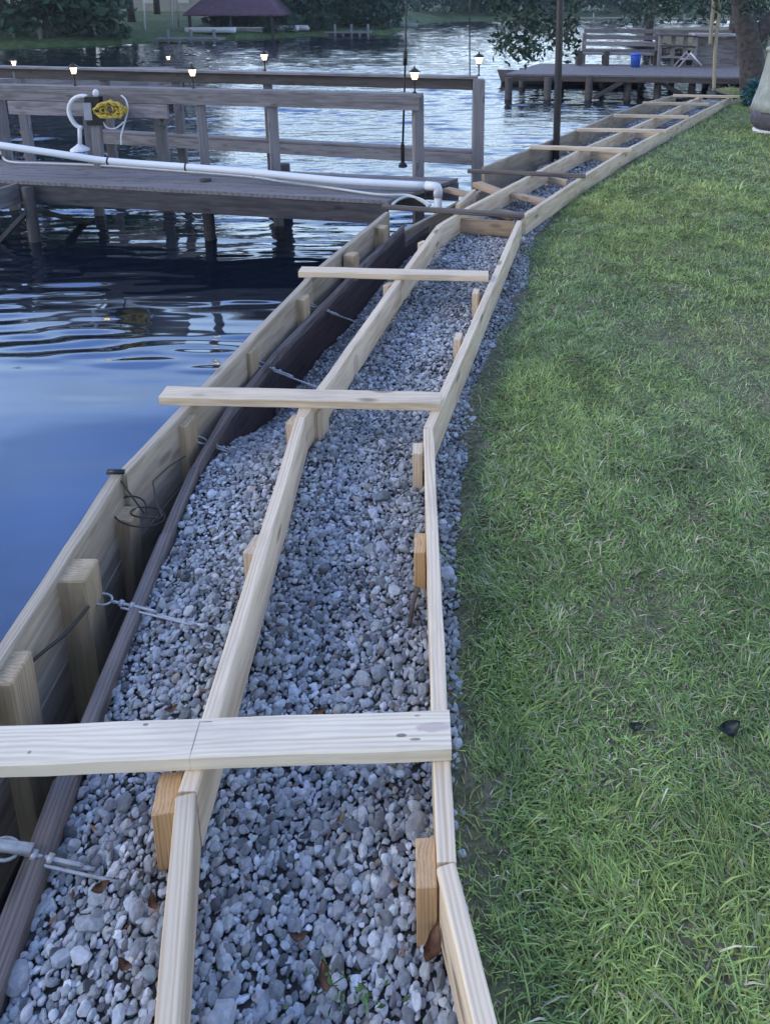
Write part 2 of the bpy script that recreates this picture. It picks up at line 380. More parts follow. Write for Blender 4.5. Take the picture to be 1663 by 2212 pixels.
# ------------------------------------------------------------ key lines of the place
# outer board top line, middle board, right board, old cap, lawn edge  (world points)
def pts(z, L): return [at(x, y, z) for x, y in L]
OUT = pts(FT, [(0, 1408), (129, 1209), (253, 1022), (374, 876), (428, 824), (662, 598), (708, 569), (836, 456), (960, 396), (1044, 360), (1151, 316), (1248, 279), (1321, 247), (1394, 221), (1458, 204)])
d0 = (OUT[0] - OUT[1]).normalized()
OUT = [OUT[0] + d0 * 1.6] + OUT
MID = pts(FT, [(359, 2212), (399, 1716), (412, 1669), (458, 1551), (503, 1350), (582, 1126), (650, 900), (696, 839), (859, 605), (884, 575), (948, 486), (985, 465), (1015, 445), (1146, 376), (1170, 364), (1258, 320), (1285, 311), (1360, 277), (1414, 247), (1463, 223), (1516, 206)])
RGT = pts(FT, [(1048, 2212), (963, 1866), (947, 1540), (933, 1200), (925, 925), (954, 847), (976, 810), (1055, 600), (1122, 475), (1131, 464), (1263, 377), (1360, 318), (1438, 279), (1487, 250), (1536, 223), (1580, 207)])
CAPL = pts(0.0, [(-60, 2212), (19, 2023), (51, 1918), (90, 1820), (142, 1676), (191, 1541), (282, 1308), (357, 1150), (419, 1009), (494, 881), (594, 761), (781, 569), (870, 486), (940, 440), (1010, 402), (1100, 350), (1200, 306), (1290, 268), (1370, 236), (1440, 212)])
LAWN = pts(0.0, [(1094, 2230), (1056, 2120), (1000, 1950), (978, 1700), (970, 1500), (966, 1300), (966, 1150), (978, 1040), (998, 940), (1024, 865), (1062, 775), (1100, 690), (1128, 600), (1135, 545), (1148, 500), (1190, 458), (1236, 425), (1306, 382), (1385, 335), (1462, 285), (1550, 231), (1598, 209)])
def xs_at(line, ys):
    """x of a line at given y (lines run away from the camera)"""
    Y = np.array([p.y for p in line]); X = np.array([p.x for p in line])
    o = np.argsort(Y); Y = Y[o]; X = X[o]
    return np.interp(ys, Y, X, left=X[0] - 0, right=X[-1])
def dcap(x, y):
    """distance right of the old cap"""
    return x - xs_at(CAPL, y)
def smoothstep(a, b, t):
    u = np.clip((t - a) / (b - a), 0, 1); return u * u * (3 - 2 * u)
def vnoise(x, y, s, seed=0):
    x = np.asarray(x) / s; y = np.asarray(y) / s
    xi = np.floor(x).astype(np.int64); yi = np.floor(y).astype(np.int64); fx = x - xi; fy = y - yi
    def h(a, b):
        n = (a * 374761393 + b * 668265263 + seed * 982451653) & 0x7fffffff
        n = ((n ^ (n >> 13)) * 1274126177) & 0x7fffffff
        return (n & 0xffff) / 65535.
    fx = fx * fx * (3 - 2 * fx); fy = fy * fy * (3 - 2 * fy)
    return (h(xi, yi) * (1 - fx) + h(xi + 1, yi) * fx) * (1 - fy) + (h(xi, yi + 1) * (1 - fx) + h(xi + 1, yi + 1) * fx) * fy
def gz(x, y):
    """height of the gravel"""
    d = dcap(x, y)
    drop = smoothstep(2.4, 3.3, y) * .27 * (1 - smoothstep(.0, .52, d)) * (1 - .4 * smoothstep(6, 9, y))
    near = (1 - smoothstep(1.2, 2.2, y)) * -.01
    return -drop + near - .035 + (vnoise(x, y, .35, 3) - .5) * .03 + (vnoise(x, y, .11, 4) - .5) * .015

# ------------------------------------------------------------ ground, water, banks
def grid_mesh(name, xf0, xf1, ys, nx, zf, mat, kind='structure'):
    V = []; 
    for y in ys:
        for i in range(nx + 1):
            x = xf0(y) + (xf1(y) - xf0(y)) * i / nx
            V.append((x, y, zf(x, y)))
    F = [(r * (nx + 1) + c, r * (nx + 1) + c + 1, (r + 1) * (nx + 1) + c + 1, (r + 1) * (nx + 1) + c) for r in range(len(ys) - 1) for c in range(nx)]
    me = np_mesh(name, np.array(V), np.array(F), smooth=True); me.materials.append(mat)
    o = bpy.data.objects.new(name, me); C.objects.link(o); tag(o, kind=kind); return o
wx = np.array([(-260, -20, WATER - .05), (260, -20, WATER - .05), (260, 260, WATER - .05), (-260, 260, WATER - .05)])
me = np_mesh('water', wx, np.array([[0, 1, 2, 3]])); me.materials.append(WMAT)
o = bpy.data.objects.new('water', me); C.objects.link(o); tag(o, kind='structure')
def waves(X, Y):
    r = np.random.default_rng(5); h1 = np.zeros_like(X); h2 = np.zeros_like(X)
    for k in range(16):                                   # long low swell lines
        lam = r.uniform(.45, 1.3); a = r.normal(0, .33); kk = 2 * np.pi / lam
        h1 += np.sin(kk * (X * np.sin(a) + Y * np.cos(a)) + r.uniform(0, 6.28) + 1.2 * (vnoise(X, Y, 1.7, k) - .5)) / kk
    for k in range(20):                                   # wind chop
        lam = r.uniform(.16, .55); a = r.normal(0, .36); kk = 2 * np.pi / lam
        h2 += np.sin(kk * (X * np.sin(a) + Y * np.cos(a)) + r.uniform(0, 6.28) + 1.5 * (vnoise(X, Y, .9, 60 + k) - .5)) / kk
    h3 = np.zeros_like(X)
    for k in range(18):
        lam = r.uniform(.11, .34); a = r.normal(0, .16); kk = 2 * np.pi / lam
        h3 += np.sin(kk * (X * np.sin(a) + Y * np.cos(a)) + r.uniform(0, 6.28) + 1.1 * (vnoise(X * .5, Y, .5, 130 + k) - .5)) / kk
    env = .45 + 1.1 * vnoise(X, Y * 1.6, 1.5, 77)
    yy = Y + .25 * X
    calm = smoothstep(2.6, 4.4, yy)
    return env * (h1 * (.0016 + .0085 * calm + .006 * smoothstep(6.5, 10, Y)) + h2 * (.030 * smoothstep(6.3, 9.5, Y)) + h3 * (.0012 + .021 * smoothstep(3.3, 4.0, yy) * (.15 + 1.5 * vnoise(X * .35, Y, .45, 91)) * (1 - .6 * smoothstep(7, 9, Y))))
Yr = np.concatenate([np.arange(1.0, 9, .022), np.arange(9, 26, .06), np.arange(26, 85, .14)])
Uc = np.linspace(-1, 1, 560)
XX = Yr[:, None] * (-.08 + .74 * Uc[None, :]) - .6 + .9 * Uc[None, :]; YY = np.repeat(Yr[:, None], len(Uc), 1)
ZZ = WATER + waves(XX, YY)
a_ = (np.arange(len(Yr) - 1)[:, None] * len(Uc) + np.arange(len(Uc) - 1)[None, :]).ravel()
me = np_mesh('water', np.stack([XX, YY, ZZ], 2).reshape(-1, 3), np.stack([a_, a_ + 1, a_ + len(Uc) + 1, a_ + len(Uc)], 1), smooth=True); me.materials.append(WMAT)
o = bpy.data.objects.new('water', me); C.objects.link(o); tag(o, kind='structure')
ys = list(np.arange(.2, 13.4, .1))
grid_mesh('gravel_ground', lambda y: float(xs_at(CAPL, y)), lambda y: float(xs_at(LAWN, y)) + .25, ys, 24, lambda x, y: float(gz(x, y)) - .008, BED)
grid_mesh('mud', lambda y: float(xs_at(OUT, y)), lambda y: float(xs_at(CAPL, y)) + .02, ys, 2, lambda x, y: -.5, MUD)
def lawn_z(x, y):
    e = float(xs_at(LAWN, y)); d = x - e
    return -.03 + .045 * smoothstep(0, .25, d) + .03 * d * .4 * smoothstep(0, 3, d) + (vnoise(x, y, .8, 9) - .5) * .035
grid_mesh('lawn', lambda y: float(xs_at(LAWN, y)) - .03, lambda y: 22.0, list(np.concatenate([np.arange(-3, .2, .4), np.arange(.2, 15, .2)])), 60, lambda x, y: float(lawn_z(x, y)), SOIL)
# shore right of the frame's end, running away to the neighbour's yard
grid_mesh('neighbour_yard', lambda y: 6.3 + .24 * (y - 13) if y < 24 else 9.0 + .1 * (y - 24), lambda y: 60.0, list(np.arange(14.8, 46, 1.0)), 20, lambda x, y: -.02 + .02 * max(0, x - 8), SOIL)

def bank_edge(px):
    L = [(-900, 112), (-300, 108), (60, 104), (250, 96), (330, 88), (420, 86), (590, 83), (620, 79), (860, 74), (885, 55), (960, 46), (1200, 43), (1600, 40), (2400, 38)]
    return np.interp(px, [a for a, b in L], [b for a, b in L])
V = []; F = []
pxs = list(range(-900, 2401, 60)); nc = 8
for px in pxs:
    e = at(px, bank_edge(px), WATER); back = Vector((e.x, e.y, 0)).normalized()
    for k in range(nc):
        t = (0, .3, 1.0, 3, 8, 20, 50, 120)[k]
        z = (WATER - .2, WATER + .22, WATER + .38, WATER + .55, WATER + .9, WATER + 1.3, WATER + 2, WATER + 3)[k]
        V.append((e.x + back.x * t, e.y + back.y * t, z))
for i in range(len(pxs) - 1):
    for k in range(nc - 1):
        F.append((i * nc + k, (i + 1) * nc + k, (i + 1) * nc + k + 1, i * nc + k + 1))
me = np_mesh('far_bank', np.array(V), np.array(F), smooth=True); me.materials.append(BANK)
o = bpy.data.objects.new('far_bank', me); C.objects.link(o); tag(o, kind='structure')

# ------------------------------------------------------------ gravel stones (stuff)
def ico(sub):
    bm = bmesh.new(); bmesh.ops.create_icosphere(bm, subdivisions=sub, radius=1)
    v = np.array([x.co[:] for x in bm.verts]); f = np.array([[q.index for q in p.verts] for p in bm.faces]); bm.free(); return v, f
def rot_mats(n, full=True):
    a = RNG.uniform(0, 2 * np.pi, n); b = RNG.normal(0, .45, n); c = RNG.normal(0, .45, n)
    ca, sa, cb, sb, cc, sc = np.cos(a), np.sin(a), np.cos(b), np.sin(b), np.cos(c), np.sin(c)
    Z = np.zeros(n); O = np.ones(n)
    Rz = np.stack([ca, -sa, Z, sa, ca, Z, Z, Z, O], 1).reshape(n, 3, 3)
    Rx = np.stack([O, Z, Z, Z, cb, -sb, Z, sb, cb], 1).reshape(n, 3, 3)
    Ry = np.stack([cc, Z, sc, Z, O, Z, -sc, Z, cc], 1).reshape(n, 3, 3)
    return Rx @ Ry @ Rz
def stones(name, y0, y1, spacing, size, sub):
    P = []
    for y in np.arange(y0, y1, spacing):
        a = float(xs_at(CAPL, y)) + .035; b = float(xs_at(LAWN, y)) + .03
        xs = np.arange(a, b, spacing); P.append(np.stack([xs, np.full_like(xs, y)], 1))
    P = np.concatenate(P); P = P + RNG.uniform(-.55, .55, P.shape) * spacing
    n = len(P)
    base, f = ico(sub)
    protos = []
    for k in range(14):
        q = base.copy()
        for _ in range(9):      # knock random facets flat: crushed and tumbled rock
            d = RNG.normal(size=3); d /= np.linalg.norm(d); t = RNG.uniform(.55, .92)
            s = q @ d; q = q - np.outer(np.maximum(s - t, 0), d)
        q *= 1 + RNG.normal(0, .03, (len(q), 1)); protos.append(q)
    protos = np.array(protos)
    k = RNG.integers(0, 14, n)
    s = size * np.exp(RNG.normal(0, .30, n)) * (1 + .5 * (RNG.random(n) > .93))
    sc = np.stack([s * RNG.uniform(.85, 1.35, n), s * RNG.uniform(.7, 1.05, n), s * RNG.uniform(.42, .75, n)], 1)
    V = protos[k] * sc[:, None, :]
    V = np.einsum('nij,nvj->nvi', rot_mats(n), V)
    z = gz(P[:, 0], P[:, 1]) + RNG.uniform(-.55, .55, n) * s
    V += np.stack([P[:, 0], P[:, 1], z], 1)[:, None, :]
    tone = np.clip(RNG.normal(.335, .10, n), .07, .58)
    patch = vnoise(P[:, 0], P[:, 1], .45, 21); tone *= .72 + .5 * patch
    col = np.stack([tone * RNG.normal(.94, .03, n), tone, tone * RNG.normal(1.04, .03, n)], 1)
    br = RNG.random(n); m = br > .975; col[m] *= np.array([.95, .82, .68]); m = br < .09; col[m] *= .45
    nv = len(base)
    Fa = (f[None] + (np.arange(n) * nv)[:, None, None]).reshape(-1, 3)
    me = np_mesh(name, V.reshape(-1, 3), Fa, np.repeat(col, nv, 0), smooth=False); me.materials.append(STONE)
    return me
bits = [('near', .75, 3.2, .0118, .0090, 2), ('mid', 3.2, 6.4, .0135, .0100, 1), ('far', 6.4, 13.2, .023, .0160, 1)]
meshes = []
for nm, y0, y1, sp, sz, sub in bits:
    me = stones('gravel', y0, y1, sp, sz, sub); o = bpy.data.objects.new('gravel', me); C.objects.link(o)
    tag(o, 'blue grey crushed stone gravel filling the ground between the frame boards', 'gravel', kind='stuff'); meshes.append(o)

n = 230; yy_ = RNG.uniform(.9, 6.5, n); xa = xs_at(CAPL, yy_) + .04; xb = xs_at(LAWN, yy_); xx_ = xa + (xb - xa) * RNG.random(n)
yy_ = np.where(RNG.random(n) < .45, yy_, yy_ * .45 + .6)
xx_ = xs_at(CAPL, yy_) + .04 + (xs_at(LAWN, yy_) - xs_at(CAPL, yy_)) * RNG.random(n)
ln = RNG.uniform(.004, .015, n); an = RNG.uniform(0, 6.28, n); wd2 = ln * RNG.uniform(.12, .45, n); zz_ = gz(xx_, yy_) + RNG.uniform(.006, .018, n)
ca, sa = np.cos(an), np.sin(an)
LV = np.stack([np.stack([xx_ + ca * ln * u - sa * wd2 * v_, yy_ + sa * ln * u + ca * wd2 * v_, zz_ + abs(u) * ln * .25], 1) for u, v_ in ((-1, 0), (0, -1), (1, 0), (0, 1))], 1)
lc = np.array([.17, .10, .06]) * RNG.uniform(.4, 1.6, (n, 1)); LITTER = (LV.reshape(-1, 3), np.array([[0, 1, 2, 3]]) + (np.arange(n) * 4)[:, None], np.repeat(lc, 4, 0))
me = np_mesh('leaf_litter', *LITTER); me.materials.append(STONE); o = bpy.data.objects.new('leaf_litter', me); C.objects.link(o)
tag(o, 'tiny brown bits of leaf and bark scattered over the gravel', 'leaf litter', kind='stuff')
# ------------------------------------------------------------ grass blades (stuff)
BARE = [(at(x, y, 0).x, at(x, y, 0).y, r) for x, y, r in [(1245, 1475, .06), (1185, 585, .22), (1010, 1065, .07), (1320, 1300, .04), (1600, 1660, .06), (1180, 1960, .05), (1480, 2030, .05), (1350, 780, .14), (1500, 1130, .07), (1130, 1230, .05), (1560, 2130, .06), (1060, 1700, .05), (1420, 480, .18)]]
def grass(y0, y1, dens, hgt, wid, xmaxf, edge=-.02):
    area = 0; P = []
    n_try = int(dens * (y1 - y0) * (xmaxf(y1) - float(xs_at(LAWN, y0)) + 1.0))
    Y = RNG.uniform(y0, y1, n_try); e = xs_at(LAWN, Y)
    X = RNG.uniform(e.min() - .15, xmaxf(y1), n_try)
    d = X - e - edge - (vnoise(X, Y, .13, 31) - .5) * .16
    keep = (d > 0) & (X < np.vectorize(xmaxf)(Y))
    dn = vnoise(X, Y, .22, 5) * .55 + vnoise(X, Y, .75, 6) * .45
    for (bx, by, br_) in BARE: keep &= RNG.random(n_try) > .65 * np.exp(-((X - bx) ** 2 + (Y - by) ** 2) / br_ ** 2)
    keep &= RNG.random(n_try) < np.clip(.35 + 1.5 * dn * smoothstep(-.05, .18, d), 0, 1) * (.25 + .75 * smoothstep(0, .10, d))
    X, Y, d, dn = X[keep], Y[keep], d[keep], dn[keep]; n = len(X)
    Z = -.03 + .045 * smoothstep(0, .25, X - xs_at(LAWN, Y)) + .012 * (X - xs_at(LAWN, Y)) * smoothstep(0, 3, X - xs_at(LAWN, Y)) + (vnoise(X, Y, .8, 9) - .5) * .035 - .004
    ang = RNG.uniform(0, 2 * np.pi, n); 
    cl = vnoise(X, Y, .12, 7) * 6.28 * 1.5; ang = np.where(RNG.random(n) < .5, cl + RNG.normal(0, .5, n), ang)
    h = hgt * np.exp(RNG.normal(0, .45, n)) * (.6 + .8 * dn); lean = RNG.uniform(.5, 1.7, n)
    dx, dy = np.cos(ang), np.sin(ang); px, py = -dy, dx; w2 = wid * RNG.uniform(.6, 1.25, n) / 2
    def p(t, side):
        out = h * lean * (t ** 1.6); up = h * (t - .42 * lean * t * t * .8)
        wv = w2 * (1 - t * .55) if t < 1 else 0 * w2
        return np.stack([X + dx * out + px * wv * side, Y + dy * out + py * wv * side, Z + np.maximum(up, .002)], 1)
    V = np.stack([p(0, -1), p(0, 1), p(.55, 1), p(.55, -1), p(1, 0)], 1)
    off = (np.arange(n) * 5)[:, None]
    F = np.concatenate([np.array([[0, 1, 2]]) + off, np.array([[0, 2, 3]]) + off, np.array([[3, 2, 4]]) + off])
    g = RNG.random(n); big = vnoise(X, Y, .5, 41); big2 = vnoise(X, Y, 1.6, 42)
    c1 = np.array([.19, .30, .085]); c2 = np.array([.44, .50, .14]); c3 = np.array([.29, .41, .20]); straw = np.array([.60, .53, .37])
    t = np.clip(.15 + 1.0 * (big - .3) + RNG.normal(0, .25, n), 0, 1)[:, None]
    col = c1 * (1 - t) + c2 * t
    t2 = (np.clip(big2 * 1.3 - .3, 0, 1) * RNG.random(n))[:, None]; col = col * (1 - t2) + c3 * t2
    m = g > .84 + .10 * (big > .4); col[m] = straw * RNG.uniform(.5, 1.1, (m.sum(), 1))
    col *= RNG.uniform(.55, 1.5, (n, 1)) * (.75 + .5 * vnoise(X, Y, .09, 51))[:, None]
    me = np_mesh('grass', V.reshape(-1, 3), F, np.repeat(col, 5, 0)); me.materials.append(BLADE)
    o = bpy.data.objects.new('grass', me); C.objects.link(o)
    tag(o, 'short green lawn grass right of the timber frame', 'grass', kind='stuff')
xm = lambda y: .55 * y + .75
grass(.35, 2.0, 42000, .0165, .0042, lambda y: .6 * y + 1.0)
grass(2.0, 3.6, 28000, .0170, .0048, xm)
grass(3.6, 6.5, 13000, .020, .0066, xm)
grass(6.5, 14.6, 4200, .028, .0100, lambda y: .5 * y + 1.2)
# ------------------------------------------------------------ long boards of the frame
def line_boards(name, L, idx, wd, ht, mats, labels, cat, group):
    for k, ((a, b), lab) in enumerate(zip(idx, labels)):
        p0, p1 = Vector(L[a]), Vector(L[b]); d = (p1 - p0).normalized() * .002
        m = mats[k % len(mats)] if isinstance(mats, list) else mats
        board(name, p0 + d, p1 - d, wd, ht, m, label=lab, cat=cat, group=group)
def sub(L, n): return L[n]
RB = [RGT[0] + (RGT[0] - RGT[1]).normalized() * .5, RGT[1], RGT[4], RGT[8], RGT[9], RGT[10], RGT[11], RGT[12], RGT[15]]
line_boards('edge_board', RB, [(0, 1), (1, 2), (2, 3), (4, 5), (5, 6), (6, 7), (7, 8)], .038, FT + .02, PINE,
            ['lawn-side frame board running out of the bottom of the photo below the first cross board',
             'long pale lawn-side frame board passing under the widest near cross board',
             'lawn-side frame board between the second cross board and the nearer dark stick',
             'lawn-side frame board standing high beside the grass between the two dark sticks',
             'lawn-side frame board just beyond the farther dark stick',
             'short lawn-side frame board level with the black pole, between two pale cross boards',
             'farthest lawn-side frame board ending at the last cross board'], 'board', 'lawn side boards of the frame')
MB_ = [MID[0] + (MID[0] - MID[1]).normalized() * .5, MID[1], MID[2], MID[6], MID[7], MID[10], MID[12], MID[15], MID[18], MID[20]]
line_boards('centre_board', MB_, [(0, 1)], .040, FT + .02, PINE, ['near centre board with a worn split edge running to the bottom of the photo'], 'board', 'centre boards of the frame')
line_boards('centre_board', [MID[1] + Vector((.004, .004, 0)), MID[6] + Vector((.0, .08, 0))], [(0, 1)], .040, FT + .02, PINE, ['long centre board crossing the gravel between the first and second cross boards'], 'board', 'centre boards of the frame')
line_boards('centre_board', [MID[6], MID[8], MID[10], MID[12], MID[15], MID[17], MID[20]], [(0, 1), (1, 2), (2, 3), (3, 4), (4, 5), (5, 6)], .038, FT + .02, PINE,
            ['centre board between the second and third pale cross boards', 'centre board between the third pale cross board and the nearer dark stick', 'centre board between the two dark sticks',
             'centre board running past the farther dark stick', 'centre board in the far bays near the black pole', 'farthest centre board ending at the last cross board'], 'board', 'centre boards of the frame')
# ------------------------------------------------------------ cross boards
CB = [((-260, 1617), (973, 1573), PINE_NEAR, .089, 'widest nearest cross board, whitish pine with a purple knot at its right end'),
      ((352, 845), (953, 858), PINE, .089, 'second cross board from the camera, pale pine overhanging the water on its left'),
      ((648, 580), (1055, 590), PINE, .089, 'third cross board, pale pine just before the dock walkway'),
      ((1146, 313), (1363, 320), PINE, .089, 'pale cross board level with the foot of the black pole'),
      ((1248, 276), (1438, 279), PINE, .089, 'pale cross board one bay beyond the black pole'),
      ((1326, 246), (1487, 249), PINE, .089, 'pale cross board third from the far end of the frame'),
      ((1389, 219), (1531, 222), PINE, .089, 'pale cross board next to the last at the far end'),
      ((1455, 203), (1609, 206), PINE, .089, 'last cross board closing the far end of the frame by the tree')]
ZC = FT + .038
for a, b, m, wd, lab in CB:
    board('cross_board', at(*a, ZC), at(*b, ZC), wd, .038, m, label=lab, cat='board', group='cross boards lying across the frame', bev=.003)
for a, b, lab in [((826, 441), (1132, 460), 'nearer dark grey stick lying across the frame below the white pipe'),
                  ((1010, 364), (1265, 375), 'farther dark grey stick lying across the frame beside the dock post')]:
    board('cross_stick', at(*a, ZC), at(*b, ZC), .045, .04, GREYSTICK, label=lab, cat='stick', group='dark sticks lying across the frame', bev=.008)
# short blocking pieces near the dock
for a, b, z, wd, ht, lab in [((985, 470), (1112, 478), .10, .038, .12, 'brown blocking board under the nearer dark stick'),
                        ((1075, 408), (1180, 432), .08, .09, .038, 'flat tan blocking board between the two dark sticks'),
                        ((1000, 436), (1110, 462), .02, .14, .038, 'brown plank lying low inside the bay between the dark sticks'),
                        ((1030, 392), (1085, 412), .08, .10, .05, 'brown blocking piece on the water side by the dock post'),
                        ((988, 440), (1024, 408), .10, .038, .12, 'short upright board beside the white pipe elbow'),
                        ((1150, 372), (1225, 388), .04, .038, .11, 'upright blocking board just nearer than the farther dark stick'),
                        ((1258, 322), (1345, 330), .08, .038, .12, 'upright blocking board beneath the cross board near the black pole'),
                        ((1358, 280), (1430, 286), .08, .038, .12, 'upright blocking board in the far bay beyond the black pole'),
                        ((965, 404), (1028, 420), .05, .09, .038, 'broken brown board at the shore end of the dock')]:
    board('blocking', at(*a, z), at(*b, z), wd, ht, BLOCK if (ht < .1 or 'brown' in lab) else PINE, label=lab, cat='board', group='short blocking boards')
# ------------------------------------------------------------ stakes
def stake(px, py, z, w_, d_, rot, lab, m=STAKE, lean=(0, 0)):
    t = at(px, py, z)
    post('stake', (t.x - lean[0], t.y - lean[1], -.18), t, w_, d_, m, rot=rot, label=lab, cat='stake', group='stakes holding the frame boards', bev=.002)
stake(920, 1862, .125, .040, .085, .05, 'orange cedar stake inside the lawn-side board, nearest of all')
stake(907, 1172, .115, .036, .085, .0, 'orange stake inside the lawn-side board halfway along the first bay')
stake(902, 968, .12, .038, .07, .0, 'chipped pale stake inside the lawn-side board below the second cross board', PINE)
stake(990, 725, .12, .036, .08, -.2, 'stake inside the lawn-side board above the second cross board', PINE)
stake(1028, 628, .12, .036, .08, -.2, 'stake inside the lawn-side board just below the third cross board', PINE)
stake(362, 1712, .115, .05, .085, .15, 'orange stake left of the centre board below the first cross board')
stake(549, 1175, .12, .036, .08, -.25, 'short stake left of the centre board halfway along the first bay', PINE)
stake(634, 905, .11, .04, .07, -.3, 'broken stake left of the centre board below the second cross board', PINE)
stake(756, 772, .09, .036, .085, -.5, 'stake standing right of the centre board above the second cross board', PINE)
stake(690, 880, .10, .036, .085, -.4, 'stake right of the centre board under the second cross board', PINE)
stake(840, 612, .12, .036, .08, -.5, 'stake left of the centre board under the third cross board', PINE)
stake(912, 522, .12, .036, .07, -.6, 'small stake left of the centre board above the third cross board', PINE)
stake(1240, 432, -.03, .04, .07, -.6, 'little stake in the gravel outside the high lawn-side board', PINE)
# ------------------------------------------------------------ bulkhead
bw = thing('bulkhead_wall', OUT[4], 'tan treated plank bulkhead standing along the water on the left of the frame', 'bulkhead')
segs = [(0, 3, 0.0, 0), (3, 6, .004, .018), (6, 8, -.004, .0), (8, 10, -.22, .012), (10, 12, 0, 0), (12, 15, 0, .01)]
for a, b, dz, off in segs:
    p0, p1 = Vector(OUT[a]), Vector(OUT[b]); nrm = Vector((p1.y - p0.y, -(p1.x - p0.x), 0)).normalized()
    p0 += nrm * off; p1 += nrm * off; p0.z += dz; p1.z += dz
    if b == 15:
        pts_ = [OUT[12], OUT[13], OUT[14], OUT[15]]
        for q0, q1 in zip(pts_[:-1], pts_[1:]):
            board('plank', q0, q1, .038, .28, TREATED, bw)
        continue
    board('plank', p0, p1, .038, .285, TREATED, bw, bev=.004)
    q0 = p0.copy(); q1 = p1.copy(); q0.z = p0.z - .288; q1.z = p1.z - .288
    board('plank', q0, q1, .038, .285, TREATED, bw, bev=.004)
    q0.z -= .288; q1.z -= .288
    board('plank', q0, q1, .038, .3, DARKW, bw, bev=.004)
# old wall behind it
ow = thing('old_bulkhead', CAPL[8], 'old purple grey weathered bulkhead with a cracked cap between the new planks and the gravel', 'bulkhead')
cap_idx = [(0, 4), (4, 7), (7, 8), (8, 9), (9, 10), (10, 11), (11, 12), (12, 13), (13, 15), (15, 19)]
for k, (a, b) in enumerate(cap_idx):
    p0 = Vector(CAPL[a]); p1 = Vector(CAPL[b])
    p0.z = p1.z = (.0, .0, .0, .0, .0, .0, .0, -.14, -.16, 0)[k]
    wdt = (.055, .042, .036, .034, .032, .032, .032, .035, .035, .035)[k]
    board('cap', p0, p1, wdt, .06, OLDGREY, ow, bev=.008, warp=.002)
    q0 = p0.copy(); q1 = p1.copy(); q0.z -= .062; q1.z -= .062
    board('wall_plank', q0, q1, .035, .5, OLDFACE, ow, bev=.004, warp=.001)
# posts inside the new wall, each with its tie rod
POSTS = [((6, 1440), .125, .10, 0, 'tan bulkhead post cut by the left edge of the photo above the first cross board', (0, 0)),
         ((165, 1230), .125, .092, 1, 'green tinged bulkhead post with a reddish top, biggest one left of the gravel', (0, 0)),
         ((270, 1108), .02, .075, 2, 'leaning lower bulkhead post wrapped in dark wire', (.05, -.02)),
         ((390, 905), .115, .092, 1, 'bulkhead post with a pale mossy top just below the second cross board', (0, 0)),
         ((531, 752), .115, .085, 1, 'bulkhead post in the middle of the second bay', (0, 0)),
         ((648, 640), .115, .085, 1, 'bulkhead post just below the third cross board', (0, 0)),
         ((758, 547), .115, .085, 3, 'bulkhead post just above the third cross board', (0, 0)),
         ((823, 488), .115, .085, 3, 'bulkhead post nearest to the dock walkway', (0, 0))]
for (px, py), z, s, k, lab, lean in POSTS:
    t = at(px, py, z)
    y = t.y; dirx = xs_at(OUT, y + .3) - xs_at(OUT, y - .3); ang = math.atan2(.6, dirx)
    wx_ = float(xs_at(OUT, y)); off = .019 + s / 2 + .004
    # stand it against the wall's inner face
    nx, ny = math.sin(ang), -math.cos(ang)
    P = Vector((t.x, t.y, t.z))
    post('bulkhead_post', (P.x - lean[0], P.y - lean[1], -.7), P, s, s, TREATED_POST, rot=ang, label=lab, cat='post', group='square posts inside the bulkhead')
def tierod(p_px, zp, e_px, ze, lab):
    a = at(*p_px, zp); b = at(*e_px, ze); t = thing('tie_rod', a, lab, 'tie rod', 'steel tie rods from the bulkhead posts')
    d = (b - a).normalized(); s = d.cross(Vector((0, 0, 1))).normalized(); u = s.cross(d)
    # eye: a loop of rod round the bolt, its tail wrapped back on the shank
    loop = [a + d * (.03 + .03 * math.cos(q)) + s * .020 * math.sin(q) for q in [math.pi * 2 * i / 16 for i in range(17)]]
    tube('eye', loop, .0036, STEEL, t, seg=6)
    pts_ = [a + d * .058, a + d * .2 + u * .004, (a + b) / 2 - Vector((0, 0, .008)), b]
    tube('rod', smooth_pts(pts_), .0044, STEEL, t, seg=7)
    for q in (.095, .13):
        c = a + d * q; tube('clamp', [c - d * .006 + u * .003, c + d * .006 + u * .003],   .0095, STEEL, t, seg=8)
    tube('strand', smooth_pts([a + d * .10 + s * .012, a + d * .22 + s * .014 + u * .004, a + d * .34 + s * .008 - u * .002]), .0032, STEEL, t, seg=6)
tierod((203, 1290), .0, (500, 1365), -.02, 'galvanised tie rod with a looped eye, ending on the gravel left of the centre board')
tierod((418, 945), .0, (560, 998), -.14, 'galvanised tie rod with a looped eye below the second cross board')
tierod((552, 782), .0, (692, 838), -.12, 'twisted wire tie rod in the second bay meeting the centre board')
tierod((665, 655), .0, (762, 692), -.14, 'twisted wire tie rod just below the third cross board')
tierod((-20, 1828), .02, (205, 1880), -.03, 'thick galvanised tie rod at the left edge below the first cross board')
# conduit-like pipe of the nearest rod
tube('steel_pipe', [at(-40, 1822, .03), at(70, 1836, .01)], .011, STEEL, label='short stout steel pipe at the left edge below the first cross board', cat='pipe')
